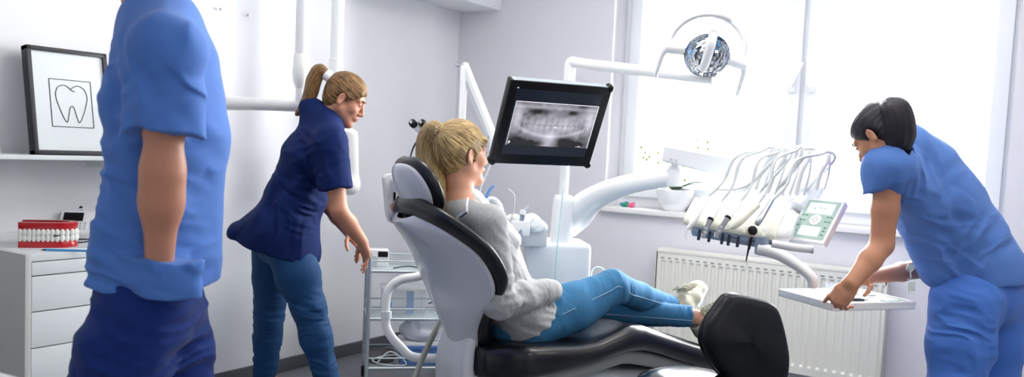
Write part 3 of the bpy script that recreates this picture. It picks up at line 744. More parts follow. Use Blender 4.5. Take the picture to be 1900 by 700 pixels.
handp('water_syringe', 'thin nozzle syringe nearest the patient, standing in the unit holder', 'dental tool',
      [('grip', [P(946, 455, 3.76), P(949, 425, 3.77), P(951, 404, 3.78)], [.012, .011, .010], M_gplast), ('collar', [P(951, 406, 3.78), P(951, 398, 3.78)], [.009, .006], M_cream),
       ('nozzle', [P(951, 400, 3.78), P(954, 380, 3.78), P(954, 364, 3.78), P(949, 356, 3.78), P(943, 352, 3.78)], [.0045, .0038, .0035, .0035, .004], M_gplast)], P(946, 455, 3.76))
handp('suction_handpiece', 'grey suction handpiece with clear tip standing in the unit holder', 'dental tool',
      [('grip', [P(960, 470, 3.74), P(964, 440, 3.76), P(968, 410, 3.78), P(970, 396, 3.78)], [.010, .010, .011, .012], mat('tool_grey', (140, 152, 170), .35)), ('collar', [P(969, 398, 3.78), P(971, 390, 3.78)], [.014, .012], M_white),
       ('tip', [P(972, 391, 3.78), P(982, 381, 3.78)], [.006, .0065], M_clear), ('hose', [P(959, 462, 3.74), P(957, 480, 3.74), P(958, 520, 3.76), P(975, 560, 3.8)], .006, M_hose)], P(960, 470, 3.74))
handp('saliva_ejector', 'blue saliva ejector tip rising beside the patient\'s chin', 'dental tool',
      [('tip', [P(917, 345, 3.82), P(909, 352, 3.82), P(898, 375, 3.82)], [.006, .007, .0075], M_bluet), ('hose', [P(898, 374, 3.82), P(893, 390, 3.82), P(899, 420, 3.84)], .008, M_hose)], P(898, 375, 3.82))
handp('suction_hose', 'thick white suction hose arching beside the patient\'s shoulder', 'hose',
      [('tube', [P(898, 400, 3.86), P(901, 380, 3.86), P(910, 370, 3.86), P(921, 374, 3.86), P(929, 388, 3.86), P(930, 420, 3.86)], .0125, M_white)], P(910, 370, 3.86))
o = tube('aqua_tube', [P(1045, 352, 3.96), P(1042, 380, 3.95), P(1036, 440, 3.93), P(1033, 470, 3.925), P(1030, 520, 3.92), P(1029, 580, 3.92)], .003, M_tubeb, origin=P(1036, 440, 3.93), n=6)
tag(o, 'thin aqua tube hanging down the front of the unit column', 'tube')
o = tube('aqua_tube', [P(1097, 520, 4.05), P(1100, 502, 4.05), P(1110, 496, 4.05), P(1122, 503, 4.05), P(1130, 520, 4.05), P(1132, 600, 4.05)], .004, M_tubeb, origin=P(1100, 520, 4.05), n=6)
tag(o, 'small pale tube loop right of the unit cabinet above the knee', 'tube')

# ---------------------------------------------------------------- monitor
n_ = nz(V3(.763, -.473, -.44)); x_ = nz(V3(.528, .849, .001)); mc = V3(-1.767, 2.967, 1.344)
mf = fr(mc, x_, z=n_); mw, mh = .4405, .3524
if mf[2][2] < 0: mf = (mf[0], mf[1], -mf[2], mf[3])
e = empty('monitor', mc, 'black tilted monitor showing a grey dental x-ray above the patient', 'monitor')
mon = e
bm = bmesh.new(); add_box(bm, mf, (-mw/2, -mh/2, -.04), (mw/2, mh/2, 0), .006); bm_obj('housing', bm, M_dark, e, angle=40)
bm = bmesh.new(); N_ = 64
for i in range(N_):
    x = -mw/2+.03+(mw-.05)*i/N_; add_box(bm, mf, (x, mh/2-.0005, -.032), (x+.003, mh/2+.0015, -.006))
add_box(bm, mf, (-mw/2+.012, mh/2-.002, -.034), (mw/2-.012, mh/2+.0005, -.004))
bm_obj('vent_strip', bm, M_alu, e)
M_glassd = mat('screen_black', (24, 28, 38), .12, spec=.5, emit=.55)
s_ = box('screen', mf, (-mw/2+.032, -mh/2+.045, 0), (mw/2-.036, mh/2-.032, .0012), M_glassd, e, bev=0)
box('power_light', mf, (-mw/2+.031, mh/2-.03, .0012), (-mw/2+.039, mh/2-.025, .002), M_white, e, bev=0)
for sx, sy in ((1, 1), (1, -1), (-1, -1)):
    bm = bmesh.new(); add_lathe(bm, (W(mf, sx*(mw/2-.006), sy*(mh/2-.006), -.028), mf[1], mf[2], mf[3]), [(0, -.004), (.014, -.002), (.016, .008), (.014, .026), (.010, .030), (0, .031)], 18)
    bm_obj('corner_bumper', bm, M_dark, e, angle=50)
# the x-ray picture shown on the screen: jaw arcs, tooth row and dark sinuses as one emissive procedural image
xm = bpy.data.materials.new('xray_image'); xm.use_nodes = True; nt = xm.node_tree; N = nt.nodes; L = nt.links
b = N['Principled BSDF']; b.inputs['Roughness'].default_value = .2; b.inputs['Base Color'].default_value = (.01, .01, .01, 1)
vc = N.new('ShaderNodeVertexColor'); vc.layer_name = 'film'; L.new(vc.outputs[0], b.inputs['Emission Color']); b.inputs['Emission Strength'].default_value = .62
xw0, xw1, xh0, xh1 = -mw/2+.042, mw/2-.040, -mh/2+.085, mh/2-.083
nx, ny = 300, 150; U_, V_ = np.meshgrid(np.linspace(-1, 1, nx), np.linspace(-1, 1, ny), indexing='ij')
p3 = np.stack([U_*1.6, V_, U_*0], -1)
def gs(a, w): return np.exp(-(a/w)**2)
img = .30+.22*(vnoise(p3+3, .5)-.5)+.16*(vnoise(p3+9, .16)-.5)
bite = -.02+.10*U_**2
img += .34*gs(V_-bite, .42)*(np.abs(U_) < .72)*gs(U_, .75)
roots = .5+.5*np.sin(U_*44); img += .13*(roots-.5)*gs(V_-bite, .34)*gs(U_, .6)
img -= .16*gs(V_-bite-.02*np.sin(U_*40), .035)*gs(U_, .62)
tl = (vnoise(p3*V3(1, .3, 1)+5, .06) > .62)*gs(V_-bite+.06, .045)*gs(U_, .48); img += .55*tl
jaw = -.52+.55*U_**2; img += .22*gs(V_-jaw, .09)*(np.abs(U_) < .8)
img -= .34*gs(V_+.95, .35)*gs(np.abs(U_)-.62, .3)
img += .30*gs(V_+.9, .45)*gs(U_, .13)
img += .30*gs(np.abs(U_)-.88, .12)*gs(V_-.25, .6)
img -= .22*gs(V_-.62, .16)*gs(np.abs(U_)-.40, .18); img += .16*gs(V_-.8, .08)
img = np.clip((img-.12)*1.25, .02, 1)
me = bpy.data.meshes.new('film')
vs = [tuple(W(mf, xw0+(xw1-xw0)*(U_[i, j]+1)/2, xh0+(xh1-xh0)*(V_[i, j]+1)/2, .0016)) for i in range(nx) for j in range(ny)]
fs_ = [(i*ny+j, (i+1)*ny+j, (i+1)*ny+j+1, i*ny+j+1) for i in range(nx-1) for j in range(ny-1)]
me.from_pydata(vs, [], fs_); ca = me.color_attributes.new('film', 'FLOAT_COLOR', 'POINT')
cc = np.stack([img.ravel()*.93, img.ravel()*.92, img.ravel()*1.05, np.ones(nx*ny)], -1); ca.data.foreach_set('color', cc.astype(np.float32).ravel())
link('xray_film', me, xm, s_)
bm = bmesh.new()
for lo, hi in (((xw0, xh1), (xw1, xh1+.0022)), ((xw1, xh0), (xw1+.0026, xh1)), ((xw0-.0015, xh0), (xw0, xh1))): add_box(bm, mf, (*lo, .0015), (*hi, .0022))
M_line = mat('screen_line', (225, 225, 230), .3, emit=.6)
bm_obj('film_border', bm, M_line, s_)
def txt(body, f, x, y, z, size, m, par, name='marking', bold=0):
    cu = bpy.data.curves.new(name, 'FONT'); cu.body = body; cu.size = size; cu.extrude = .0002; cu.offset = bold
    o = bpy.data.objects.new(name, cu); dg = bpy.context.evaluated_depsgraph_get(); COL.objects.link(o)
    dg.update(); me = bpy.data.meshes.new_from_object(o.evaluated_get(bpy.context.evaluated_depsgraph_get())); bpy.data.objects.remove(o)
    M4 = Matrix([[*(f[1][i], f[2][i], f[3][i]), W(f, x, y, z)[i]] for i in range(3)]+[[0, 0, 0, 1]])
    me.transform(M4); return link(name, me, m, par)
txt('R', mf, xw0+.006, xh0+.006, .002, .016, M_line, s_, bold=.0006)
txt('-- 15 --', mf, xw1-.052, xh0+.003, .002, .009, M_line, s_, bold=.0003)
bm = bmesh.new(); pc = W(mf, 0, -.03, -.04)
add_box(bm, mf, (-.06, -.09, -.055), (.06, .03, -.038), .004); bm_obj('mount_plate', bm, M_gplast, e)
pm = V3(pa[0], pa[1], W(mf, 0, -.05, -.05)[2])
tube('mount_arm', [W(mf, 0, -.04, -.045), W(mf, 0, -.05, -.09), pm*.4+W(mf, 0, -.05, -.09)*.6, pm], .018, M_white, e, n=4, seg=16)

# ---------------------------------------------------------------- operating lamp
lc = P(1311, 101, 3.55); ln = nz(-FH*.86-CR*.32-UP*.38); lx = nz(CR*.98-UP*.17); lf = fr(lc, lx, z=ln)
if lf[2][2] < 0: lf = (lf[0], lf[1], -lf[2], lf[3])
e = empty('operating_lamp', lc, 'white dental operating lamp with round mirror reflector before the window', 'lamp')
M_mirror = bpy.data.materials.new('faceted_mirror'); M_mirror.use_nodes = True; nt = M_mirror.node_tree; N = nt.nodes; L = nt.links; b = N['Principled BSDF']
b.inputs['Metallic'].default_value = 1; b.inputs['Roughness'].default_value = .04; b.inputs['Base Color'].default_value = (.78, .82, .88, 1)
vo = N.new('ShaderNodeTexVoronoi'); vo.inputs['Scale'].default_value = 34; tc = N.new('ShaderNodeTexCoord'); L.new(tc.outputs['Object'], vo.inputs[0])
bp = N.new('ShaderNodeBump'); bp.inputs['Strength'].default_value = .8; bp.inputs['Distance'].default_value = .006; L.new(vo.outputs['Distance'], bp.inputs['Height']); L.new(bp.outputs[0], b.inputs['Normal'])
lathe('reflector', lf, [(0, -.035), (.03, -.032), (.06, -.020), (.080, -.004), (.088, .012), (.091, .012), (.084, -.012), (.062, -.032), (.03, -.045), (0, -.048)], M_mirror, e, seg=48, angle=60)
tube('bulb_bar', [W(lf, -.002, .088, .01), W(lf, -.003, .06, .035), W(lf, -.003, 0, .042), W(lf, -.004, -.045, .04)], [.017, .019, .019, .016], M_white, e, n=5, seg=18)
tube('bulb_bar_tip', [W(lf, -.004, -.044, .04), W(lf, -.004, -.060, .039)], [.016, .008], M_white, e)
tube('bar_bracket', [W(lf, -.002, .088, .012), W(lf, .01, .088, -.03)], [.02, .024], M_white, e)
M_frost = mat('frosted_white', (236, 238, 240), .3, trans=.25)
Y_ = []
for t in np.linspace(-8, 188, 26):
    a = math.radians(t); Y_.append(W(lf, .150*math.cos(a), .150*math.sin(a)*.95+.01, -.05))
tube('yoke', Y_, .015, M_frost, e, seg=12, flat=(lf[3], 1.1))
for sx in (-1, 1):
    h = tube('side_pivot', [W(lf, sx*.088, -.004, -.01), W(lf, sx*.165, -.012, -.01)], .023, M_white, e, seg=18)
    tube('handle', [W(lf, sx*.152, -.012, -.01), W(lf, sx*.168, -.04, -.005), W(lf, sx*.172, -.14, .0)], [.019, .011, .008], M_white, h, n=4)
pst = P(1338, 55, 3.68); tp = P(1349, -30, 3.68)
tube('drop_arm', [W(lf, .05, .150, -.05), pst+UP*-.0, P(1336, 38, 3.68), P(1347, 18, 3.68), tp, tp+UP*.35], [.014, .018, .022, .024, .024, .024], M_white, e, n=5, seg=18)
tube('arm_link', [pe+UP*.03, pe+UP*.10+FH*.05, P(1330, 62, 3.68)], [.018, .014, .012], M_white, e, n=4)
# ---------------------------------------------------------------- instrument console
L0 = P(1268, 408, 3.40); R0 = P(1464, 442, 3.22)
xd = nz(R0-L0); wd = np.linalg.norm(R0-L0); yd = nz(np.cross(UP, xd)); zd = np.cross(xd, yd); f = (L0, xd, yd, zd)
con = empty('instrument_console', W(f, wd/2, .1, 0), 'cream and grey dental instrument console holding five handpieces', 'instrument console')
def yprism(nm, prof, x0, x1, m, par, bev=.004):
    g = (L0, yd, zd, xd); return prism(nm, g, prof, x0, x1, m, par, bev=bev)
yprism('lower_body', [(.0, -.018), (.0, -.040), (.03, -.060), (.26, -.03), (.30, .045), (.26, .06), (.04, -.01)], .035, wd-.05, mat('console_blue_grey', (176, 192, 214), .35), con, .006)
# body shell with rounded back
R = []
for x, s in ((.0, .7), (.02, .92), (.06, 1), (wd-.08, 1), (wd-.03, .95), (wd, .75)):
    prof = [(.01, -.022), (-.004, -.008), (-.004, .010), (.05, .048), (.12, .088), (.19, .100), (.26, .085), (.31, .05), (.31, .02), (.2, .0)]
    R.append([W(f, x, .14+(y-.14)*s, .02+(z-.02)*s) for y, z in prof])
loft('console_shell', R, M_white, con, angle=55)
# silicone holder mat with five grooves
R = []; slots = [.03, .09, .17, .24, .31]
for i in range(61):
    x = .004+(wd-.05)*i/60; g = sum(-.008*math.exp(-((x-s)/.014)**2) for s in slots)
    prof = [(-.010, -.018), (-.014, -.004+g*.5), (-.008, .012+g), (.05, .056+g), (.105, .088+g*.5), (.10, .080), (.04, .030), (0, -.014)]
    R.append([W(f, x, y, z) for y, z in prof])
loft('holder_mat', R, M_cream, con, angle=45)
for x in (.065, .105, .155, .18, .215, .26, .30, .34): box('coupling_pin', f, (x, -.006, -.068), (x+.010, .008, -.026), mat('pin_blue_black', (52, 62, 84), .4), con, bev=.002)
bm = bmesh.new()
for x in (.10, .19, .26): add_box(bm, f, (x, -.001, -.036), (x+.03, .004, -.033), 0)
bm_obj('slot_marks', bm, M_dark, con)
hb = tube('grab_handle', [P(1432, 452, 3.14), P(1470, 459, 3.12), P(1505, 463, 3.10)], .0145, M_white, con, seg=20)
tube('handle_cap', [P(1504, 463, 3.10), P(1509.5, 463.6, 3.098)], [.0148, .0148], M_gplast, hb, seg=20)
lathe('under_pivot', (P(1414, 455, 3.26), *WORLD[1:]), [(0, -.035), (.024, -.035), (.026, -.03), (.026, .03), (0, .03)], mat('console_blue_grey2', (150, 166, 192), .35), con)
# control panel
pn = nz(V3(-.257, -.762, .595)); px_ = nz(V3(.943, -.333, -.019)); pf = fr(V3(-.844, 3.39, 1.031), px_, z=pn)
if pf[2][2] < 0: pf = (pf[0], pf[1], -pf[2], pf[3])
pw, ph_ = .162, .1945
cp = box('control_panel', pf, (-pw/2, -ph_/2, -.028), (pw/2, ph_/2, 0), M_white, con, bev=.005)
box('panel_face', pf, (-pw/2+.012, -ph_/2+.014, 0), (pw/2-.012, ph_/2-.008, .0012), M_sage, cp, bev=0)
box('display', pf, (-.055, .028, .0012), (.055, .078, .002), M_lcd, cp, bev=0)
box('lower_display', pf, (-.045, -.072, .0012), (.04, -.030, .002), M_lcd, cp, bev=0)
lathe('round_pad', (W(pf, 0, 0, 0), *pf[1:]), [(0, .001), (.024, .001), (.024, .003), (.021, .004), (0, .004)], M_white, cp, seg=32)
bm = bmesh.new()
for x, y in [(-.06, .018), (-.045, .018), (-.06, -.005), (-.045, -.005), (-.06, -.03), (-.06, -.055), (.045, .018), (.06, .018), (.045, -.003), (.06, -.003), (.055, -.03), (.055, -.045), (.055, -.062)]:
    add_box(bm, pf, (x-.005, y-.002, .001), (x+.005, y+.002, .0022), 0)
for x, y in ((-.010, 0), (.010, 0), (0, .010), (0, -.010), (-.025, .050), (0, .055), (.02, .052)): add_box(bm, pf, (x-.004, y-.0012, .0035), (x+.004, y+.0012, .0044), 0)
bm_obj('keypad_lettering', bm, mat('mark_green', (96, 128, 124), .5), cp)
tube('panel_stalk', [P(1506, 415, 3.36), P(1480, 412, 3.36), P(1452, 412, 3.34)], .014, M_white, con, n=3)
# spring arm from the unit's joint to the back of the console
s0 = P(1234, 285, 3.76); s1 = P(1522, 345, 3.42); ax = nz(s1-s0); up_ = nz(UP-ax*(UP @ ax)); sf = (s0, ax, np.cross(up_, ax), up_)
Ls = np.linalg.norm(s1-s0); R = []
for t, hh, hw in ((0, .030, .024), (.01, .034, .030), (.3, .040, .033), (.7, .052, .036), (.96, .060, .036), (1, .050, .030)):
    R.append([W(sf, t*Ls, a*hw, b*hh) for a, b in ((-1, -.8), (-.8, -1), (.8, -1), (1, -.8), (1, .8), (.8, 1), (-.8, 1), (-1, .8))])
sa = loft('spring_arm', R, M_white, con, angle=35)
bm = bmesh.new()
for x in (.045, .068):
    add_tube(bm, [W(sf, x, -.029, -.018), W(sf, x, -.034, -.018)], .006, 12); add_tube(bm, [W(sf, x, .029, -.018), W(sf, x, .034, -.018)], .006, 12)
bm_obj('arm_bolts', bm, M_gplast, sa, angle=40)
tube('arm_end_link', [s1-ax*.02, P(1500, 368, 3.43), P(1478, 388, 3.40)], [.04, .036, .034], M_white, con, n=4, seg=18)
# whip arms above the console that carry the hoses
tops = [(1432, 278), (1458, 281), (1487, 278), (1504, 280), (1538, 287)]
feet_ = [(1402, 352), (1424, 360), (1450, 362), (1477, 362), (1515, 352)]
for i, ((tx, ty), (fx, fy)) in enumerate(zip(tops, feet_)):
    D = 3.40-.02*i; a = P(tx, ty, D); b = P(fx, fy, D+.02)
    m_ = b*.5+a*.5-CR*.006
    w_ = tube('hose_whip', [b, m_, a-UP*.02, a], [.008, .008, .009, .008], M_white, con, n=4, seg=10, flat=(FH, 1.3))
    tube('whip_brace', [b+CR*.03, m_+CR*.03, a-UP*.018+CR*.005], .005, M_white, w_, n=4, seg=8)
    tube('whip_hook', [a-CR*.03+UP*.006, a+UP*.010, a+CR*.02+UP*.004], [.006, .009, .006], M_white, w_, n=3, seg=10)
# tray arm and tray
tube('tray_arm', [P(1408, 462, 3.26), P(1440, 470, 3.23), P(1478, 492, 3.20), P(1505, 515, 3.18), P(1507, 534, 3.18)], [.024, .023, .020, .019, .017], M_white, con, n=6, seg=18, flat=(FH, 1.3))
# handpieces: tip end, body end, hose over its whip
M_gold2 = mat('pale_ring', (226, 216, 190), .3)
HP = [('scaler_handpiece', 'slim syringe handpiece at the console\'s left end', (1277, 425), (1290, 407), (1312, 366), 0, 'syr'),
      ('turbine_handpiece', 'steel turbine handpiece second from the console\'s left end', (1303, 443), (1318, 408), (1336, 376), 0, 'turb'),
      ('contra_angle_handpiece', 'long steel contra angle handpiece in the middle of the console', (1326, 441), (1350, 405), (1372, 376), 1, 'turb'),
      ('plastic_handpiece', 'plain cream handpiece lying between the steel and black tipped ones', (1358, 424), (1372, 410), (1405, 380), 2, 'plain'),
      ('curing_handpiece', 'handpiece with round black head hanging from the console front', (1395, 430), (1410, 408), (1432, 372), 4, 'cure')]
for i, (nm, lab, t, b, c, wi, kd) in enumerate(HP):
    D = 3.36-.035*i; a = P(*t, D-.06); b_ = P(*b, D-.055); c_ = P(*c, D+.0)
    e = empty(nm, b_, lab, 'dental handpiece', 'handpieces in the console holder')
    if kd == 'syr':
        tube('grip', [a, b_, c_], [.009, .011, .009], M_white, e, n=3, seg=14)
        tube('collar', [P(1277, 424, D-.045), P(1281, 418, D-.04)], [.007, .010], M_steel, e)
        tube('nozzle', [P(1280, 421, D-.045), P(1272, 434, D-.05), P(1273, 444, D-.05)], [.003, .0035, .0025], M_clear, e, n=3)
    elif kd == 'turb':
        d_ = nz(b_-a); tube('shaft', [a+d_*.012, a+d_*.04, b_], [.0075, .009, .0105], M_steel, e, n=3, seg=16)
        tube('head', [a+d_*.012-UP*.010, a+d_*.012+UP*.008], [.0095, .0095], M_steel, e, seg=16)
        tube('grip', [b_, b_*.4+c_*.6, c_], [.0105, .012, .010], M_white, e, n=3, seg=16)
        tube('ring', [b_+nz(c_-b_)*-.002, b_+nz(c_-b_)*.004], .0124, M_dark, e, seg=16)
        for q in (.3, .5): tube('knurl', [a*(1-q)+b_*q, a*(1-q)+b_*q+d_*.006], .0108, M_chrome, e, seg=16)
    elif kd == 'plain':
        tube('grip', [a, b_, c_], [.010, .017, .013], M_cream, e, n=3, seg=16); tube('bore', [a-nz(b_-a)*.001, a+nz(b_-a)*.003], .0045, M_dark, e)
    else:
        tube('grip', [b_-nz(b_-a)*.02, b_, c_], [.010, .011, .009], M_steel, e, n=3, seg=16)
        hf = fr(P(1395, 429, D-.05), CR, z=nz(-FH+UP*.3-CR*.15))
        h_ = lathe('head_ring', hf, [(0, -.018), (.018, -.018), (.021, -.01), (.021, .004), (.018, .010), (0, .010)], M_gold2, e, seg=28)
        lathe('lens', hf, [(0, .0105), (.0175, .0105), (.0165, .0135), (.012, .0165), (0, .0175)], M_dark, h_, seg=28)
        tube('needle', [P(1395, 440, D-.05), P(1389, 462, D-.05), P(1384, 485, D-.05)], [.0055, .004, .0018], M_dark, e, n=2)
        tube('needle_cap', [P(1387, 478, D-.05), P(1384, 500, D-.05)], [.003, .0022], M_clear, e)
    T0 = P(*tops[wi], 3.40-.02*wi)+UP*.012-CR*.006*(i == 1)
    drop = P(feet_[wi][0]-8, feet_[wi][1]-16, 3.37)
    mid1 = c_*.5+T0*.5+UP*.055-CR*.018
    endp = P(1330+i*34, 352+i*4, 3.52)
    tube('hose', [c_, c_*.75+T0*.25+UP*.012, mid1, T0*.85+c_*.15+UP*.016, T0, T0+CR*.022-UP*.03, drop+CR*.01, drop*.6+endp*.4-UP*.018, endp], .0058, M_hose, e, n=8, seg=10)
# ---------------------------------------------------------------- bracket tray and what lies on it
zt_ = .742
pA = Pz(1545, 563, zt_); pL = Pz(1469, 533, zt_); pR = Pz(1700, 560, zt_)
xd = nz(pR-pA); yd = nz(pL-pA); yd = nz(yd-xd*(xd @ yd)); lx_ = np.linalg.norm(pR-pA); ly_ = np.linalg.norm(pL-pA)*.88
f = (pA, xd, yd, UP) if np.cross(xd, yd)[2] > 0 else (pA, xd, yd, UP)
tr = empty('instrument_tray', W(f, lx_/2, ly_/2, -.02), 'white bracket tray held by the nurse in blue on the right', 'tray')
bm = bmesh.new(); add_box(bm, f, (0, 0, -.030), (lx_, ly_, -.006), .006, 3)
for lo, hi in (((0, 0), (lx_, .012)), ((0, ly_-.012), (lx_, ly_)), ((0, 0), (.012, ly_)), ((lx_-.012, 0), (lx_, ly_))): add_box(bm, f, (*lo, -.016), (*hi, .0), .003)
bm_obj('tray_top', bm, M_white, tr, angle=40)
box('tray_mat', f, (.014, .014, -.006), (lx_-.014, ly_-.014, -.0045), mat('tray_liner', (206, 212, 216), .6), tr, bev=0)
Z = -.0045
def onb(nm, x, y, ang, parts, lab, cat, grp=None, z=Z):
    c = W(f, x, y, z); d = xd*math.cos(ang)+yd*math.sin(ang); g = (c, d, np.cross(UP, d), UP)
    e = empty(nm, c, lab, cat, grp)
    for q in parts: q(g, e)
    return e
for i, (x, y) in enumerate(((.13, .055), (.13, .075))):
    onb('dental_probe', x, y, .0, [lambda g, e: tube('handle', [W(g, -.08, 0, .004), W(g, .06, 0, .004)], .0035, M_dark, e), lambda g, e: tube('tip', [W(g, .06, 0, .004), W(g, .08, 0, .004), W(g, .087, .006, .005)], [.0025, .0015, .001], M_steel, e)],
        ('dark probe on the tray nearest its front edge', 'dark probe on the tray just behind the front one')[i], 'dental probe')
for i, (x, y, a, l) in enumerate(((.20, .12, .25, .16), (.22, .17, .35, .17), (.12, .21, .1, .15))):
    onb('instrument_pouch', x, y, a, [lambda g, e, l=l: box('paper_back', g, (-l/2, -.022, 0), (l/2, .022, .002), M_paper, e, bev=0), lambda g, e, l=l: box('clear_film', g, (-l/2+.004, -.019, .002), (l/2-.004, .019, .005), M_clear, e, bev=.001),
        lambda g, e, l=l: tube('probe', [W(g, -l/2+.015, 0, .0035), W(g, l/2-.02, 0, .0035)], .0015, M_steel, e, seg=6)],
        ('sealed white pouch nearest the front edge of the tray', 'long sealed white pouch in the middle of the tray', 'sealed white pouch at the tray\'s rear left corner')[i], 'pouch')
onb('cotton_gauze', lx_-.09, ly_*.55, .2, [lambda g, e: box('gauze_pad', g, (-.035, -.03, 0), (.035, .03, .006), M_paper, e, bev=.002)], 'white gauze pad right of the pouches on the tray', 'gauze')
onb('mint_strip', lx_-.07, .05, .15, [lambda g, e: box('strip', g, (-.05, -.012, 0), (.04, .012, .003), mat('mint', (184, 226, 214), .5), e, bev=0)], 'pale mint strip at the tray\'s right front corner', 'strip')
onb('clear_cup', .20, ly_-.07, .0, [lambda g, e: lathe('cup_wall', g, [(0, .001), (.02, .001), (.026, .035), (.0275, .035), (.022, 0), (0, 0)], M_clear, e, seg=24)], 'small clear dish at the back of the tray', 'dish')
TRF = f
# ---------------------------------------------------------------- on the window board
c = PY(1250, 380, YW+.05); c = V3(c[0], YW+.06, OZ0)
e = empty('flower_pot', c, 'round white ceramic pot on the window board holding the flowers', 'plant pot')
lathe('bowl', (c, *WORLD[1:]), [(0, 0), (.055, 0), (.060, .004), (.09, .05), (.105, .10), (.106, .125), (.100, .125), (.098, .10), (.08, .06), (0, .06)], M_white, e, seg=48)
lathe('soil', (c, *WORLD[1:]), [(0, .105), (.097, .105), (.097, .1), (0, .1)], mat('soil', (92, 72, 54), .9), e)
pl = empty('flowering_plant', c+UP*.1, 'white flowering plant with green buds in the white pot', 'plant')
def leaf(a, lift, ln_, wd_, base):
    d = V3(math.cos(a), math.sin(a), 0); s = V3(-d[1], d[0], 0); R = []
    for t in np.linspace(0, 1, 9):
        w_ = wd_*math.sin(math.pi*min(1, .12+.88*t))**.7; p = base+d*ln_*t+UP*(lift*ln_*t*(1.5-t*1.1))
        R.append([p-s*w_+UP*w_*.35, p+UP*.002, p+s*w_+UP*w_*.35, p+s*w_+UP*(w_*.35-.002), p-UP*.002, p-s*w_+UP*(w_*.35-.002)])
    bm = bmesh.new(); add_loft(bm, R); bm_obj('leaf', bm, M_leaf, pl, angle=60)
M_leaf = mat('leaf_blue_green', (112, 142, 134), .35, var=.15, vscale=20)
for a, l, n__, w_ in ((.1, .55, .22, .026), (2.9, .7, .17, .026), (4.3, .5, .14, .03), (5.6, .4, .16, .028), (1.6, .45, .15, .028), (3.6, .8, .15, .026), (.7, .6, .14, .026)):
    leaf(a, l, n__, w_, c+UP*.11)
stems = []; buds = []; pet = []
rnd = random.Random(4)
for (x, y) in ((1190, 274), (1197, 283), (1200, 296), (1221, 284), (1194, 293), (1205, 291), (1221, 302), (1239, 300), (1226, 316), (1293, 260), (1313, 264), (1295, 274), (1314, 277), (1271, 335), (1290, 300), (1268, 308)):
    q = PY(x, y, c[1]+rnd.uniform(-.05, .05)); buds.append(q); stems.append([c+UP*.11, c*.5+q*.5+UP*.03+V3(rnd.uniform(-.02, .02), 0, .02), q])
tubes('stem', stems, .0014, M_green, pl, seg=6, n=4)
bm = bmesh.new()
for q in buds:
    m4 = Matrix.Translation(Vector(q)) @ Matrix.Diagonal((.0075, .0075, .011, 1)); bmesh.ops.create_uvsphere(bm, u_segments=10, v_segments=8, radius=1, matrix=m4)
bm_obj('buds', bm, M_bud, pl, smooth=True)
bm = bmesh.new()
for i in range(26):
    x = 1255+rnd.gauss(0, 30); y = 232+rnd.gauss(0, 26); q = PY(x, y, c[1]+rnd.uniform(-.07, .07))
    for k in range(5):
        a = k*2*math.pi/5+rnd.random(); d = V3(math.cos(a), .4*math.sin(a)-.2, math.sin(a))
        m4 = Matrix.Translation(Vector(q+d*.011)) @ Vector(d).to_track_quat('Z', 'Y').to_matrix().to_4x4() @ Matrix.Diagonal((.007, .003, .012, 1))
        bmesh.ops.create_uvsphere(bm, u_segments=8, v_segments=6, radius=1, matrix=m4)
    add_tube(bm, spline([c+UP*.11, c*.4+q*.6+UP*.02, q], 4), .0012, 5)
bm_obj('blossoms', bm, M_petal, pl, smooth=True)
for i, (x, y, m_, nm, lb) in enumerate(((1160, 366, M_emer, 'toy_block', 'small green plastic toy left of the pot on the window board'), (1172, 368, M_pink, 'toy_block', 'small pink plastic toy between the green toy and the pot'), (1154, 362, M_blueb, 'toy_block', 'tiny blue plastic toy behind the green toy on the window board'))):
    q = PY(x, y, YW+.02); q = V3(q[0], YW+.03+.03*(i == 2), OZ0)
    F = Field(.003); F.ell(q+UP*.014, (.020, .014, .014)).ell(q+UP*.026+V3(.012, 0, 0), (.009, .009, .008), k=.006).cap(q+V3(-.018, 0, .012), q+V3(-.03, 0, .02), .006, .004); F.cut(q, -UP, .001)
    tag(sdf_obj(nm, F, m_, origin=q), lb, 'toy')
F = Field(.003); q = V3(PY(1181, 368, YW+.03)[0], YW+.035, OZ0); F.ell(q+UP*.016, (.022, .02, .018)); folds(F, [(q, .05, V3(1, 0, 1), .02, .002)]); F.cut(q, -UP, .001)
tag(sdf_obj('sweet_wrapper', F, M_clear, origin=q), 'small clear wrapper beside the pink toy on the window board', 'wrapper')
# ---------------------------------------------------------------- microscope
mD = 4.95
c = P(855, 250, mD); e = empty('microscope', V3(c[0], c[1], 0), 'white dental microscope with black eyepieces behind the patient\'s head', 'microscope')
top = P(857, 122, mD); 
box('stand_post', (V3(c[0], c[1], 0), CR, FH, UP), (-.016, -.035, .06), (.022, .035, top[2]), M_white, e, bev=.006)
lathe('stand_base', (V3(c[0], c[1], 0), *WORLD[1:]), [(0, 0), (.12, 0), (.13, .02), (.12, .06), (.05, .08), (0, .08)], M_gplast, e)
box('post_cap', (top, CR, FH, UP), (-.035, -.03, -.006), (-.014, .03, .004), M_steel, e, bev=.002)
b0 = top+CR*.01; b1 = P(915, 258, mD-.15); ax = nz(b1-b0); sdv = nz(np.cross(ax, UP)); uu = np.cross(sdv, ax)
g = (b0, ax, sdv, uu); Lb = np.linalg.norm(b1-b0)
box('spring_arm', g, (-.01, -.02, -.008), (Lb, .02, .024), M_white, e, bev=.007)
box('arm_rail', g, (.05, -.016, -.030), (Lb-.02, .016, -.010), M_gplast, e, bev=.003)
tube('arm_joint', [b1, b1-UP*.06], .018, M_white, e); tube('cable_joint', [P(914, 278, mD-.15), P(915, 300, mD-.15)], [.012, .014], M_dark, e)
hb_ = P(800, 252, mD-.35)
F = Field(.005); F.cap(P(790, 240, mD-.35), P(822, 268, mD-.33), .026, .04, sq=(FH, 1.4)); F.cap(P(822, 262, mD-.33), P(835, 320, mD-.3), .035, .045)
sdf_obj('optics_body', F, M_white, e)
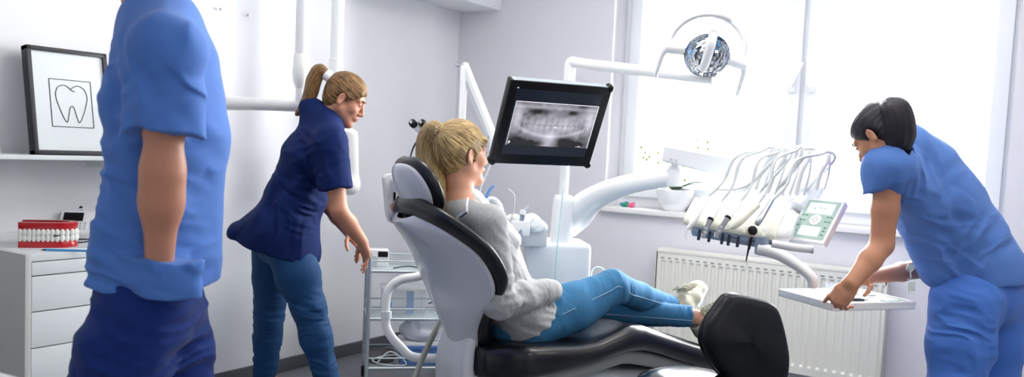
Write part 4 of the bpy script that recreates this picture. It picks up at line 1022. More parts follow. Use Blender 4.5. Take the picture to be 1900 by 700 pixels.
tube('carrier_arm', [P(835, 300, mD-.3), P(846, 320, mD-.15), P(855, 330, mD)], .022, M_white, e, n=3)
for x in (765, 783):
    a = P(x, 228, mD-.42); b = P(x+18, 246, mD-.36); d_ = nz(b-a)
    ey = tube('eyepiece', [a+d_*.018, a+d_*.035, b], [.020, .017, .019], M_white, e, seg=18)
    tube('eyecup', [a-d_*.008, a+d_*.004, a+d_*.022], [.018, .0215, .020], M_dark, ey, seg=18)
    g = fr(a-d_*.0085, CR, z=-d_); lathe('lens', g, [(0, .0), (.009, 0), (.009, .001), (0, .001)], M_gplast, ey, seg=16)
tube('black_cable', [P(775, 262, mD-.35), P(768, 272, mD-.36), P(762, 290, mD-.36), P(760, 310, mD-.35)], [.007, .0045, .0035, .0035], M_dark, e, n=4)
# cable down the post of the monitor side
o = tube('white_cable', [P(918, 262, mD-.18), P(912, 300, mD-.2), P(899, 330, mD-.2), P(891, 352, mD-.2), P(890, 376, mD-.2), P(892, 420, mD-.2)], .0045, M_hose, origin=P(900, 330, mD-.2), n=5)
tag(o, 'grey cable hanging between the patient\'s face and the monitor', 'cable')
# ---------------------------------------------------------------- stool in front
sD = 2.85
sc_ = V3(*P(1400, 690, sD)[:2], 0)
bfr = fr(P(1380, 625, sD), nz(CR*.93+FH*.36), z=nz(-FH*.93+CR*.36+UP*.06))
if bfr[2][2] < 0: bfr = (bfr[0], bfr[1], -bfr[2], bfr[3])
e = empty('rolling_stool', sc_, 'black padded rolling stool in front of the patient\'s feet', 'stool')
OUT = trace(bfr, [(1362, 546), (1400, 552), (1432, 562), (1446, 580), (1456, 620), (1462, 665), (1458, 705), (1440, 735), (1405, 742), (1370, 722), (1335, 690), (1312, 655), (1304, 630), (1312, 600), (1335, 570), (1348, 554)])
OUT = [tuple(p) for p in spline([np.array(p) for p in OUT], 4, closed=True)]
cx_ = np.mean([p[0] for p in OUT]); cy_ = np.mean([p[1] for p in OUT])
def pad_rings(sc, zz): return [[W(bfr, cx_+(x-cx_)*s, cy_+(y-cy_)*s, z+cu*((x-cx_)**2)) for x, y in OUT] for s, z, cu in [(a, b, .55) for a, b in zip(sc, zz)]]
R = pad_rings([.02, .5, .8, .93, .985, 1.0, .985, .95], [.020, .018, .014, .006, -.006, -.018, -.030, -.036])
loft('backrest', R, M_blacks, e, angle=80)
R = pad_rings([.965, .99, .98, .9], [-.036, -.044, -.052, -.055]); loft('backrest_shell', R, M_dark, e, angle=60)
off = nz(bfr[3]*V3(1, 1, 0)); sx0 = nz(CR)
M_blacks2 = mat('glossy_leather', (14, 18, 28), .16, spec=.6, coat=.4)
# seat cushion
scn = P(1278, 720, 2.86); scn = V3(scn[0], scn[1], P(1278, 684, 2.92)[2]-.012)
lathe('seat', (scn, *WORLD[1:]), [(0, .012), (.08, .011), (.13, .004), (.165, -.012), (.182, -.035), (.18, -.06), (.165, -.072), (0, -.072)], M_blacks2, e, seg=56, angle=80)
lathe('seat_plate', (scn, *WORLD[1:]), [(0, -.072), (.12, -.072), (.11, -.09), (0, -.09)], M_dark, e)
tube('gas_lift', [V3(scn[0], scn[1], scn[2]-.085), V3(scn[0], scn[1], .1)], [.025, .028], M_chrome, e, seg=20)
for k in range(5):
    a = k*2*math.pi/5+.3; d = V3(math.cos(a), math.sin(a), 0); q = V3(scn[0], scn[1], .11)
    l = tube('leg', [q, q+d*.26-UP*.035], [.022, .016], M_chrome, e, seg=12, flat=(UP, .7))
    w0 = q+d*.26; s_ = V3(-d[1], d[0], 0)
    lathe('caster', fr(V3(w0[0], w0[1], .028), d, z=s_), [(0, -.02), (.025, -.02), (.028, -.014), (.028, .014), (.025, .02), (0, .02)], M_dark, l, seg=18)
bc = W(bfr, cx_, cy_, -.05)
tube('backrest_bracket', [bc, bc-UP*.10-bfr[3]*.03, V3(bc[0], bc[1], scn[2]-.08)*.7+scn*.3-UP*.02, scn-UP*.08], .014, M_dark, e, n=5)
# ---------------------------------------------------------------- dental chair (own axes: u along it, v across, w up)
_ph = math.radians(33); CO = P(955, 600, 3.35)*V3(1, 1, 0)
CA = CR*math.cos(_ph)+FH*math.sin(_ph); CN = -CR*math.sin(_ph)+FH*math.cos(_ph)
def C(u, v, w): return CO+CA*u+CN*v+UP*w
ch = empty('dental_chair', C(.1, 0, 0), 'black and pearl grey dental chair carrying the blonde patient', 'dental chair')
def rrect(u, h, zt, zb, dish=.012, r=.045, vo=0):
    r = min(r, h*.95, (zt-zb)*.48); q = []
    for cx_, cz_, a0 in ((h-r, zt-r, 0), (-h+r, zt-r, 90), (-h+r, zb+r, 180), (h-r, zb+r, 270)):
        for k in range(7):
            a = math.radians(a0+k*15); q.append((cx_+r*math.cos(a), cz_+r*math.sin(a)))
        if a0 == 0:
            for t in np.linspace(.8, -.8, 7): q.append(((h-r)*t, zt-dish*(1-(t*t))))
    return [C(u, v+vo, z) for v, z in q]
SEC = [(-.225, .10, .505, .44), (-.215, .145, .52, .41), (-.19, .165, .525, .405), (-.175, .18, .53, .405), (-.16, .21, .536, .41), (-.13, .265, .546, .415), (-.10, .275, .548, .42), (0, .285, .543, .43), (.12, .285, .535, .443), (.2, .285, .54, .455), (.3, .282, .568, .472), (.37, .278, .588, .482),
       (.44, .272, .582, .48), (.52, .266, .556, .462), (.65, .258, .514, .42), (.8, .25, .468, .372), (.95, .24, .425, .33), (1.02, .22, .408, .32), (1.05, .18, .398, .325), (1.06, .10, .385, .335)]
U_ = np.array([s[0] for s in SEC]); us = np.concatenate([[-.225, -.221, -.215, -.205], np.arange(-.19, 1.02, .03), [1.035, 1.05, 1.06]])
sec = np.array(SEC)
R = [rrect(u, *[np.interp(u, U_, sec[:, k]) for k in (1, 2, 3)]) for u in us]
loft('seat_cushion', R, M_black, ch, angle=80)
FR2 = [(-.12, .20, .425, .36), (.0, .23, .44, .375), (.2, .23, .465, .40), (.38, .225, .49, .43), (.5, .22, .465, .405), (.8, .20, .378, .32), (1.0, .17, .325, .285)]
fa = np.array(FR2); R = [rrect(u, *[np.interp(u, fa[:, 0], fa[:, k]) for k in (1, 2, 3)], dish=0, r=.02) for u in np.linspace(-.12, 1.0, 24)]
loft('seat_frame', R, mat('seat_underside', (150, 153, 150), .4), ch, angle=60)
R = [rrect(u, h, zt, zb, 0, .03) for u, h, zt, zb in ((-.08, .10, .37, .22), (.0, .15, .385, .16), (.3, .16, .40, .14), (.6, .14, .36, .14), (.85, .10, .31, .15), (.9, .06, .29, .17))]
loft('lift_cover', R, M_gplast, ch, angle=60)
R = [rrect(u, h, .06, 0, 0, .02) for u, h in ((-.2, .12), (-.12, .22), (.5, .24), (.75, .2), (.85, .1))]
loft('floor_plate', R, M_gplast, ch, angle=60)
R = [[C(.25+a*math.cos(t), b*math.sin(t), z) for t in (2*math.pi*k/28 for k in range(28))] for a, b, z in ((.26, .16, .05), (.2, .12, .09), (.17, .1, .16), (.17, .1, .2))]
loft('pedestal', R, M_white, ch, angle=60)
# white hinge spine between the back shell and the base
R = []
for z, u, h, t in ((.60, -.225, .085, .020), (.56, -.235, .10, .030), (.50, -.25, .108, .034), (.44, -.255, .112, .036), (.38, -.25, .115, .04), (.30, -.235, .12, .05), (.2, -.19, .13, .07), (.12, -.14, .15, .1), (.05, -.10, .17, .14)):
    R.append([C(u+t*np.sign(math.cos(a))*abs(math.cos(a))**.6, .01+h*np.sign(math.sin(a))*abs(math.sin(a))**.6, z) for a in (2*math.pi*k/28 for k in range(28))])
loft('back_hinge_cover', R, M_shell, ch, angle=60)
# backrest
S2 = np.array([-.29, .47])/math.hypot(.29, .47)
BS = CA*S2[0]+UP*S2[1]; BN = CA*S2[1]-UP*S2[0]; 
if BN @ CA < 0: BN = -BN
BO = C(-.15, 0, .5)
def BK(s, v, o): return BO+BS*s+CN*v+BN*o
ED = np.array([(.02, .06, -.05), (.06, .085, -.046), (.12, .115, -.038), (.177, .165, -.022), (.226, .225, -.004), (.27, .278, .018), (.32, .292, .027), (.37, .288, .030), (.43, .270, .027), (.49, .232, .012), (.545, .180, -.006), (.585, .125, -.018), (.60, .07, -.024)])
ss = np.linspace(.02, .60, 34)
def interp(s, k, A=ED): 
    return float(np.interp(s, A[:, 0], A[:, k]))
def smooth(vals, n=2):
    v = list(vals)
    for _ in range(n): v = [v[0]]+[(v[i-1]+2*v[i]+v[i+1])/4 for i in range(1, len(v)-1)]+[v[-1]]
    return v
HS = smooth([interp(s, 1) for s in ss]); OS = smooth([interp(s, 2) for s in ss])
R = []; vcen = 0
for s, h, o in zip(ss, HS, OS):
    row = []
    for t in np.linspace(-1, 1, 21): row.append(BK(s, vcen+h*t, o-.050*(1-abs(t)**2.4)-.0))
    for t in np.linspace(1, -1, 21): row.append(BK(s, vcen+h*t*.985, o-.050*(1-abs(t)**2.4)+.016+.01*(1-t*t)))
    R.append(row)
loft('back_shell', R, M_shell, ch, angle=70)
def pad(nm, ss_, HS_, OS_, add, thick, fwd, m, basef, ext=(0, 0), vc=0, par=None, zo=0):
    R = []; n = len(ss_)
    for i, (s, h, o) in enumerate(zip(ss_, HS_, OS_)):
        e_ = min(1, math.sqrt(max(0, 1-((i-(n-1)/2)/((n-1)/2))**6))+.02)
        hh = (h+add)*1.0; row = []
        for k in range(40):
            a = 2*math.pi*k/40; ca = np.sign(math.cos(a))*abs(math.cos(a))**.75; sa = np.sign(math.sin(a))*abs(math.sin(a))**.8
            row.append(basef(s, vc+hh*ca, o+zo+thick*sa*e_+fwd-.0*(1-ca*ca)-.02*(1-ca*ca)))
        R.append(row)
    return loft(nm, R, m, par or ch, angle=80)
s2 = np.linspace(-.01, .655, 36); H2 = smooth([interp(min(max(s*.93+.0, .02), .6), 1) for s in s2]); O2 = smooth([interp(min(max(s, .02), .6), 2) for s in s2])
H2 = [h*(1 if s < .6 else max(.35, 1-(s-.6)*9)) for h, s in zip(H2, s2)]
pad('back_cushion', s2, H2, O2, .040, .036, .046, M_black, BK)
# headrest
h2 = np.array([-.10, .19])/math.hypot(.1, .19); HSv = CA*h2[0]+UP*h2[1]; HN = CA*h2[1]-UP*h2[0]
if HN @ CA < 0: HN = -HN
HO = C(-.42, 0, 1.0)
def HD(s, v, o): return HO+HSv*s+CN*v+HN*o
R = []; sc0, hr, vr = .098, .102, .125
for t in np.linspace(-1, 1, 25):
    s = sc0+hr*math.sin(t*math.pi/2); h = vr*max(.06, math.cos(t*math.pi/2))**.8; row = []
    for q in np.linspace(-1, 1, 17): row.append(HD(s, h*q, .0-.040*(1-q*q)*math.cos(t*math.pi/2)))
    for q in np.linspace(1, -1, 17): row.append(HD(s, h*q*.98, .014-.030*(1-q*q)*math.cos(t*math.pi/2)))
    R.append(row)
hd = loft('headrest_shell', R, M_shell, ch, angle=70)
R = []
for t in np.linspace(-1, 1, 27):
    s = sc0+.112*math.sin(t*math.pi/2); cc = max(.05, math.cos(t*math.pi/2)); h = .146*cc**.75; row = []
    for k in range(36):
        a = 2*math.pi*k/36; row.append(HD(s, h*np.sign(math.cos(a))*abs(math.cos(a))**.8, .036+.034*cc**.5*np.sign(math.sin(a))*abs(math.sin(a))**.8-.012*math.sin(a)**2))
    R.append(row)
loft('headrest_cushion', R, M_black, ch, angle=80)
# headrest bracket: slotted white plate with knobs
bf = fr(P(727, 370, 3.42), nz(CR*.9+FH*.43), y=nz(UP+CR*.02))
T_ = trace(bf, [(711, 330), (716, 324), (738, 320), (744, 326), (741, 352), (737, 380), (740, 405), (733, 412), (722, 410), (717, 400)])
prism('headrest_bracket', bf, T_, -.022, .022, M_white, ch, bev=.003)
T_ = trace(bf, [(727, 350), (731, 350), (730, 388), (726, 388)])
zc = 1 if (bf[3] @ FH) < 0 else -1
prism('bracket_slot', bf, T_, zc*.0222, zc*.0232, M_dark, ch)
bA = Ppl(731, 334, bf[0], bf[3]); hk = tube('pivot_block', [bA+bf[3]*zc*.0, P(752, 330, 3.40), HD(.12, .05, -.03)], [.026, .026, .02], M_white, ch, n=2, seg=16)
tube('pivot_cap', [bA+bf[3]*zc*.02, bA+bf[3]*zc*.045], [.019, .018], M_white, ch, seg=20)
tube('pivot_cap', [bA+bf[3]*zc*.045, bA+bf[3]*zc*.049], .013, M_lac2, ch, seg=20)
kA = Ppl(729, 406, bf[0], bf[3]); tube('lower_knob', [kA-bf[3]*zc*.03, kA+bf[3]*zc*.05], .017, M_steel, ch, seg=20)
tube('release_lever', [kA+bf[3]*zc*.03, P(737, 385, 3.38), P(744, 405, 3.36), P(757, 420, 3.34)], [.006, .006, .007, .006], M_chrome, ch, n=4, seg=10)
tube('neck_bracket', [kA, P(748, 402, 3.36), BK(.585, .0, -.005)], [.02, .022, .028], M_black, ch, n=3, seg=16)
# armrest tube on the far side
ar = [P(*q, d) for q, d in (((800, 508), 3.62), ((772, 514), 3.60), ((742, 520), 3.58), ((722, 536), 3.57), ((716, 560), 3.56), ((716, 600), 3.55), ((724, 622), 3.54), ((744, 645), 3.53), ((762, 661), 3.52), ((790, 665), 3.50), ((830, 665), 3.47))]
tube('armrest', ar, .0185, M_white, ch, n=5, seg=20)
tube('armrest_collar', [P(716, 578, 3.555), P(716, 590, 3.553)], .0235, M_white, ch, seg=20)
tube('ribbed_hose', [P(822, 588, 3.5), P(806, 618, 3.46), P(793, 645, 3.42), P(781, 672, 3.4), P(768, 705, 3.38), P(750, 740, 3.38)], .0125, M_hoseg, ch, n=14, seg=16, ridge=.86)
def rotv(v, ax, a):
    v = np.array(v, float); ax = nz(ax); return v*math.cos(a)+np.cross(ax, v)*math.sin(a)+ax*(ax @ v)*(1-math.cos(a))
def add_head(F, hf, s=1.0, male=False):
    """skull, face, ears and jaw around the frame at the middle of the head (X right, Y forward, Z up)"""
    L = lambda x, y, z: W(hf, x*s, y*s, z*s); r = lambda *a: tuple(q*s for q in a)
    F.ell(L(0, -.012, .034), r(.073, .092, .080), hf, .02)
    F.ell(L(0, .030, -.030), r(.056, .056, .074), hf, .03)
    for e in (-1, 1):
        F.cap(L(e*.050, .005, -.050), L(0, .064, -.094), .019*s, .017*s, .025)
        F.ell(L(e*.036, .058, -.022), r(.022, .022, .022), hf, .02)
        F.cap(L(e*.044, .068, .026), L(e*.014, .080, .026), .009*s, .009*s, .012)
        F.ell(L(e*.031, .092, .008), r(.014, .014, .009), hf, .012, sub=True)
        F.ell(L(e*.031, .075, .007), r(.0125, .0125, .0115), hf, .004)
    F.ell(L(0, .072, -.098), r(.019, .014, .014), hf, .02)
    F.cap(L(0, .082, .018), L(0, .106, -.026), .007*s, .0095*s, .010)
    F.ell(L(0, .100, -.032), r(.012, .010, .008), hf, .008)
    for e in (-1, 1): F.ell(L(e*.011, .092, -.033), r(.008, .009, .007), hf, .006)
    F.ell(L(0, .084, -.058), r(.020, .013, .014), hf, .014)
    F.ell(L(0, .0945, -.0565), r(.017, .0065, .0045), hf, .004); F.ell(L(0, .0925, -.0655), r(.015, .007, .0050), hf, .004)
    for e in (-1, 1):
        ef = fr(L(e*.074, -.010, -.004), rotv(hf[1]*e, hf[3], e*.45), z=rotv(hf[3], hf[1], -.18))
        F.ell(W(ef, .006*s, 0, 0), r(.006, .018, .031), ef, .008)
        F.ell(W(ef, .013*s, .001*s, .004*s), r(.006, .010, .019), ef, .005, sub=True)
        F.ell(W(ef, .008*s, .003*s, -.024*s), r(.006, .009, .010), ef, .006)
def face_bits(par, hf, s, brow, lips=True):
    L = lambda x, y, z: W(hf, x*s, y*s, z*s)
    for e in (-1, 1):
        tube('eyebrow', [L(e*.016, .0895, .027), L(e*.032, .0865, .033), L(e*.047, .073, .029)], [.0026, .0032, .0014], brow, par, n=4, seg=8)
        tube('eyelash', [L(e*.018, .0880, .008), L(e*.031, .0895, .011), L(e*.043, .082, .007)], [.0010, .0016, .0010], M_ink, par, n=4, seg=6)
    bm = bmesh.new()
    for z, w_ in ((-.0560, .0036), (-.0655, .0042)):
        add_tube(bm, spline([L(-.019, .086, -.061), L(-.010, .0955 if z > -.06 else .0935, z), L(0, .0985 if z > -.06 else .0965, z-.0005), L(.010, .0955 if z > -.06 else .0935, z), L(.019, .086, -.061)], 4), [.0012*s, w_*s, w_*s, w_*s, .0012*s], 8)
    bm_obj('lips', bm, M_lip, par, smooth=True)
def hand(F, wr, fd, bk, th, s=1.0, curls=None, thumb=(.5, .7, -.35), spread=.0, tcurl=.35):
    """wrist, finger direction, back-of-hand normal, thumb side"""
    fd = nz(fd); th = nz(np.array(th)-fd*(np.array(th) @ fd)); b0 = np.cross(fd, th); b = b0 if b0 @ np.array(bk) > 0 else -b0
    curls = curls or [(.5, .7, .4)]*4
    offs = (.031, .010, -.011, -.030); kl = (.086, .090, .085, .077); ph = ((.043, .025, .020), (.047, .029, .021), (.043, .027, .020), (.034, .020, .018)); rr = (.0088, .0092, .0086, .0076)
    sgn = -1
    for i in range(4):
        k = wr+fd*kl[i]*s+th*offs[i]*s+b*(-.002 if i in (0, 3) else .002)*s
        F.chain([wr+th*offs[i]*.45*s, wr+fd*.045*s+th*offs[i]*.85*s, k], [.0145*s, .0125*s, .0105*s], .014)
        d = fd+th*(spread*(1.5-i)); p = k; r0 = rr[i]*s; ax = th
        for j in range(3):
            a = curls[i][j]
            d = nz(rotv(d, ax, a if (np.cross(ax, d) @ b) < 0 else -a)); q = p+d*ph[i][j]*s
            F.cap(p, q, r0, r0*.90, .0035 if j == 0 else .003); p = q; r0 *= .90
    F.cap(wr+fd*.02*s+b*-.006*s, wr+fd*.070*s-b*.004*s, .015*s, .012*s, .015, sq=(th, 2.0))
    p = wr+fd*.022*s+th*.020*s-b*.008*s; d = nz(fd*thumb[0]+th*thumb[1]+b*thumb[2])
    for j, (l, r0, r1) in enumerate(((.044, .0135, .0110), (.034, .0108, .0095), (.027, .0095, .0078))):
        q = p+d*l*s; F.cap(p, q, r0*s, r1*s, .008 if j == 0 else .003); p = q; d = nz(d+fd*tcurl-th*tcurl*.6)
    return b
def radial_flow(c, axis, kx=1.0):
    axis = nz(axis); a = nz(np.cross(axis, V3(.3, .5, .81))); b = np.cross(axis, a)
    def g(p):
        q = p-c; x = q @ a; y = q @ b; z = q @ axis; r = np.sqrt(x*x+y*y)+1e-5
        return np.stack([x/r, y/r, z*1.2/ .2], -1)*np.array([1, 1, .35])*kx
    return g
def along_flow(pts, kx=1.0):
    pts = np.array(pts); seg = pts[1:]-pts[:-1]; a = nz(np.cross(pts[-1]-pts[0], V3(.2, .9, .3))); 
    def g(p):
        best = np.full(len(p), 9.); out = np.zeros((len(p), 3)); acc = 0
        for i in range(len(seg)):
            L_ = np.linalg.norm(seg[i]); t = np.clip((p-pts[i]) @ seg[i]/L_**2, 0, 1); c = pts[i]+t[:, None]*seg[i]; d = p-c; n_ = np.linalg.norm(d, axis=1); m = n_ < best
            dr = seg[i]/L_; u = nz(a-dr*(a @ dr)); v = np.cross(dr, u)
            o = np.stack([d @ u/.045, d @ v/.045, (acc+t*L_)*.5], -1); out[m] = o[m]; best[m] = n_[m]; acc += L_
        return out*kx
    return g
def hair_cap(par, hf, s, m, tie, front=(.083, .074), low=(-.045, -.072), name='hair', rad=(.0795, .099, .088), extra=None, flowax=None, kx=1.0, groove=.0014, ear=True):
    """pulled-back hair: a skull cap cut along the hairline, grooved toward the tie"""
    L = lambda x, y, z: W(hf, x*s, y*s, z*s)
    F = Field(.0032); F.ell(L(0, -.014, .036), tuple(q*s for q in rad), hf, .02)
    F.ell(L(0, -.045, -.02), (.062*s, .055*s, .062*s), hf, .03)
    if extra: extra(F, L)
    d = V3(0, low[0]-front[0], low[1]-front[1]); nrm = nz(V3(0, -d[2], d[1]))
    if nrm[1] < 0: nrm = -nrm
    F.cut(L(0, *front), hf[2]*nrm[1]+hf[3]*nrm[2], .022)
    if ear:
        for e in (-1, 1): F.ell(L(e*.080, -.006, -.012), (.020*s, .024*s, .034*s), hf, .010, sub=True)
    c = L(0, -.01, .03); ax = nz(tie-c); a = nz(np.cross(ax, V3(.3, .5, .81))); b = np.cross(ax, a)
    def grv(p):
        q = p-c; az = np.arctan2(q @ b, q @ a); w_ = vnoise(np.stack([np.cos(az)*3, np.sin(az)*3, q @ ax*4], -1), .22)
        return groove*(w_-.5)*2+groove*.5*np.sin(az*46+w_*6)
    F.fn(grv)
    return sdf_obj(name, F, m, par, flow=radial_flow(c, ax, kx))
def ponytail(par, pts, rs, m, sq=None, kx=1.0, name='ponytail', tip=True):
    pts = spline(pts, 5); rs = np.interp(np.linspace(0, 1, len(pts)), np.linspace(0, 1, len(rs)), rs)
    F = Field(.0032); F.chain(pts, list(rs), .012, sq)
    fl = along_flow(pts)
    def grv(p):
        v = fl(p.astype(float)); return .0045*(vnoise(v*V3(1, 1, .35)+3, .35)-.5)+.0022*(vnoise(v*V3(1, 1, .3)+1, .12)-.5)
    F.fn(grv)
    return sdf_obj(name, F, m, par, flow=along_flow(pts, kx))
def cuts(F, o, n, r, k=.004):
    o = np.array(o); F.cut(o, n, k, (o-r, o+r))

# =============================================================== the patient (chair axes)
hd_ = CR*math.cos(_ph)+FH*math.sin(_ph)
pelv = C(.0, -.01, .585); waist = C(-.095, -.01, .72); chest = C(-.19, -.015, .885); neckb = C(-.285, -.03, 1.035)
hc = P(857, 287, 3.20)
hx = nz(CR*math.sin(_ph)-FH*math.cos(_ph)); hf = fr(hc, hx, z=nz(UP*1-hd_*.02))
shR, shL = C(-.255, -.185, .985), C(-.255, .165, .985)
elR, wrR = P(925, 560, 3.05), P(1006, 543, 3.19)
elL, wrL = C(-.10, .22, .72), C(.08, -.02, .705)
hpR, hpL = C(.0, -.10, .585), C(.0, .09, .58)
knR, knL = P(1137, 532, 3.44), C(.415, .07, .60)
anR, anL = P(1250, 568, 3.80), P(1290, 588, 3.64)
F = Field(.004)
add_head(F, hf, .96)
F.cap(W(hf, 0, -.018, -.05), neckb+hd_*.01, .050, .054, .03); F.cap(neckb, shR, .045, .05, .03); F.cap(neckb, shL, .045, .05, .03)
F.chain([neckb-UP*.06, chest, waist, pelv], [.07, .085, .075, .085], .03, (CN, 1.45))
for a, b, c in ((shR, elR, wrR), (shL, elL, wrL)): F.chain([a, b, c], [.042, .034, .024], .01)
F.chain([hpR, knR, anR], [.060, .046, .032], .02); F.chain([hpL, knL, anL], [.060, .046, .032], .02)
F.chain([anR, P(1276, 566, 3.86)], [.030, .022], .01); F.chain([anL, P(1316, 598, 3.70)], [.030, .022], .01)
cd = lambda a: [(a, a*1.2, a*.7)]*4
hand(F, wrR, nz(P(1026, 537, 3.30)-wrR), UP, CN, .9, cd(.45)); hand(F, wrL, nz(CA*.35-CN*.9), UP, CA, .9, cd(.4))
pat = sdf_obj('person', F, M_skin, origin=C(.05, 0, .5))
tag(pat, 'seated blonde woman in grey sweater and jeans reclining in the dental chair', 'person')
face_bits(pat, hf, .96, M_brow)
tie = P(817, 244, 3.15)
hair_cap(pat, hf, .985, M_blonde, rad=(.082, .102, .096), tie=tie, front=(.092, .066), low=(-.018, -.078), groove=.0018,
         extra=lambda F, L: (F.cap(L(.058, .070, .050), L(.069, .048, -.035), .013, .005, .02), F.cap(L(.066, .01, -.02), L(.05, -.06, .02), .02, .03, .02)))
ponytail(pat, [tie+nz(tie-hc)*-.01, P(806, 241, 3.17), P(797, 262, 3.20), P(797, 300, 3.20), P(805, 340, 3.15), P(816, 388, 3.10)], [.018, .030, .038, .040, .036, .012], M_blonde, (CR, 1.12))
bm = bmesh.new(); d_ = nz(P(804, 240, 3.17)-tie); c_ = tie+d_*.004; a_ = nz(np.cross(d_, UP)); b_ = np.cross(d_, a_)
for k in range(14):
    t = 2*math.pi*k/14; m4 = Matrix.Translation(Vector(c_+(a_*math.cos(t)+b_*math.sin(t))*.021)) @ Matrix.Diagonal((.0065, .0065, .0065, 1)); bmesh.ops.create_uvsphere(bm, u_segments=8, v_segments=6, radius=1, matrix=m4)
bm_obj('hair_tie', bm, mat('beaded_tie', (196, 172, 140), .3, metal=.3), pat, smooth=True)
# sweater
F = Field(.005)
F.chain([neckb-UP*.035, chest, waist, pelv+UP*.0], [.060, .106, .098, .112], .05, [(CN, 1.5), (CN, 1.5), (CN, 1.78)])
F.cap(neckb-UP*.03, shR, .055, .062, .04); F.cap(neckb-UP*.03, shL, .055, .062, .04)
F.chain([shR, shR*.5+elR*.5, elR], [.068, .060, .056], .012); F.chain([elR, elR*.45+wrR*.55, wrR+nz(wrR-elR)*.035], [.056, .052, .042], .008)
F.chain([shL, elL, wrL-nz(wrL-elL)*.0], [.066, .055, .038], .02)
F.cap(pelv-CN*.02+CA*.03, pelv+CA*.06+CN*0, .112, .110, .04, (CN, 1.85))
F.cut(C(.01, 0, .615), nz(CA*.69-UP*.72), .01); F.cut(C(.105, 0, .6), CA, .01)
F.cut(C(0, 0, .535), -UP, .01)
folds(F, [(elR, .13, nz(elR-shR), .045, .009), (elR+CA*.05, .10, nz(wrR-elR), .035, .007), (waist-CN*.14, .16, nz(CA*.5+UP), .05, .007), (pelv-CN*.1+CA*.05, .16, nz(UP+CA*.3), .05, .007), (shR-UP*.1, .12, nz(UP+CA), .06, .005), (wrR, .06, nz(wrR-elR), .02, .004)], 2)
sw = sdf_obj('sweater', F, M_knit, pat)
F = Field(.004)
d_ = nz(wrR-elR); q = wrR+d_*.030; F.cap(q, q+d_*.018, .043, .041); sdf_obj('cuff', F, M_cuff, sw)
# paper bib and its clips
F = Field(.004)
F.cap(neckb+hd_*.05-UP*.01, chest+CA*.065+UP*.04, .05, .055, .03, (CN, 1.8)); F.cap(chest+CA*.065+UP*.04, waist+CA*.065+UP*.03, .055, .05, .03, (CN, 2.0))
F.cap(neckb+hd_*.06+UP*.03, neckb-CN*.10+hd_*.03-UP*.01, .028, .026, .02); F.cap(neckb-CN*.10+hd_*.03-UP*.01, chest-CN*.12+CA*.07+UP*.03, .030, .03, .03)
folds(F, [(neckb-CN*.08+hd_*.05, .12, nz(CA+UP*.3), .035, .005), (chest+CA*.1, .15, CN, .06, .006)], 6)
sdf_obj_bib = sdf_obj('paper_bib', F, M_bib, origin=chest); tag(sdf_obj_bib, 'white paper bib over the seated patient\'s chest', 'bib')
e = empty('bib_chain', P(862, 395, 2.99), 'silver clip and strap holding the bib on the patient\'s shoulder', 'bib clip')
tube('strap', [P(836, 420, 3.0), P(848, 406, 2.99), P(856, 398, 2.985)], .007, M_cream, e, n=3, seg=10, flat=(FH, .4))
tube('clip', [P(853, 401, 2.98), P(866, 392, 2.975)], [.0085, .007], M_steel, e, seg=10)
tube('cord', [P(866, 392, 2.98), P(866, 380, 2.99), P(868, 368, 3.02)], .004, M_bib, e, n=3)
# jeans
F = Field(.0045)
F.chain([pelv-CA*.03, pelv+CA*.04], [.100, .096], .02, (CN, 1.5))
F.chain([hpR+UP*.005, hpR*.5+knR*.5-UP*.008, knR], [.094, .094, .065], .02); F.chain([knR, knR*.6+anR*.4-UP*.006, anR-nz(anR-knR)*.01], [.062, .056, .040], .02)
F.chain([hpL, hpL*.5+knL*.5, knL], [.090, .084, .062], .02); F.chain([knL, knL*.6+anL*.4-UP*.008, anL-nz(anL-knL)*.01], [.060, .058, .042], .004)
for kn, an, r in ((knR, anR, .09), (knL, anL, .09)):
    d = nz(an-kn); cuts(F, an-d*.022, d, r, .003)
folds(F, [(hpR+CA*.02+UP*.03, .12, nz(CA+UP*.6), .035, .006), (knR-UP*.04, .09, nz(CA), .03, .008), (anR, .10, nz(anR-knR), .022, .004), (anL, .12, nz(anL-knL), .024, .0045), (knL+CA*.05, .10, nz(CA+UP*.4), .04, .005), (hpR*.5+knR*.5, .15, nz(CA-UP*.8), .07, .004)], 11)
jn = sdf_obj('jeans', F, M_jean, pat)
# outer seam of the near leg, laid on the denim surface by distance from the leg's axis
def on_leg(a, b, ra, rb, t, side, lift):
    ra += .007; rb += .006
    p = a*(1-t)+b*t; d = nz(b-a); n = nz(side-d*(side @ d)); n = nz(n+lift*nz(np.cross(d, n))); return p+n*(ra+(rb-ra)*t)
vw = nz(CAM-knR)
pts = [on_leg(hpR, knR, .106, .066, t, vw, .15) for t in np.linspace(.25, .97, 8)]+[on_leg(knR, anR, .0645, .042, t, vw, .1) for t in np.linspace(.08, .93, 7)]
tube('stitching', pts, .0016, M_thread, jn, n=3, seg=6)
pts = [on_leg(knL, anL, .062, .0435, t, vw, .35) for t in np.linspace(.15, .95, 7)]
tube('stitching', pts, .0016, M_thread, jn, n=3, seg=6)
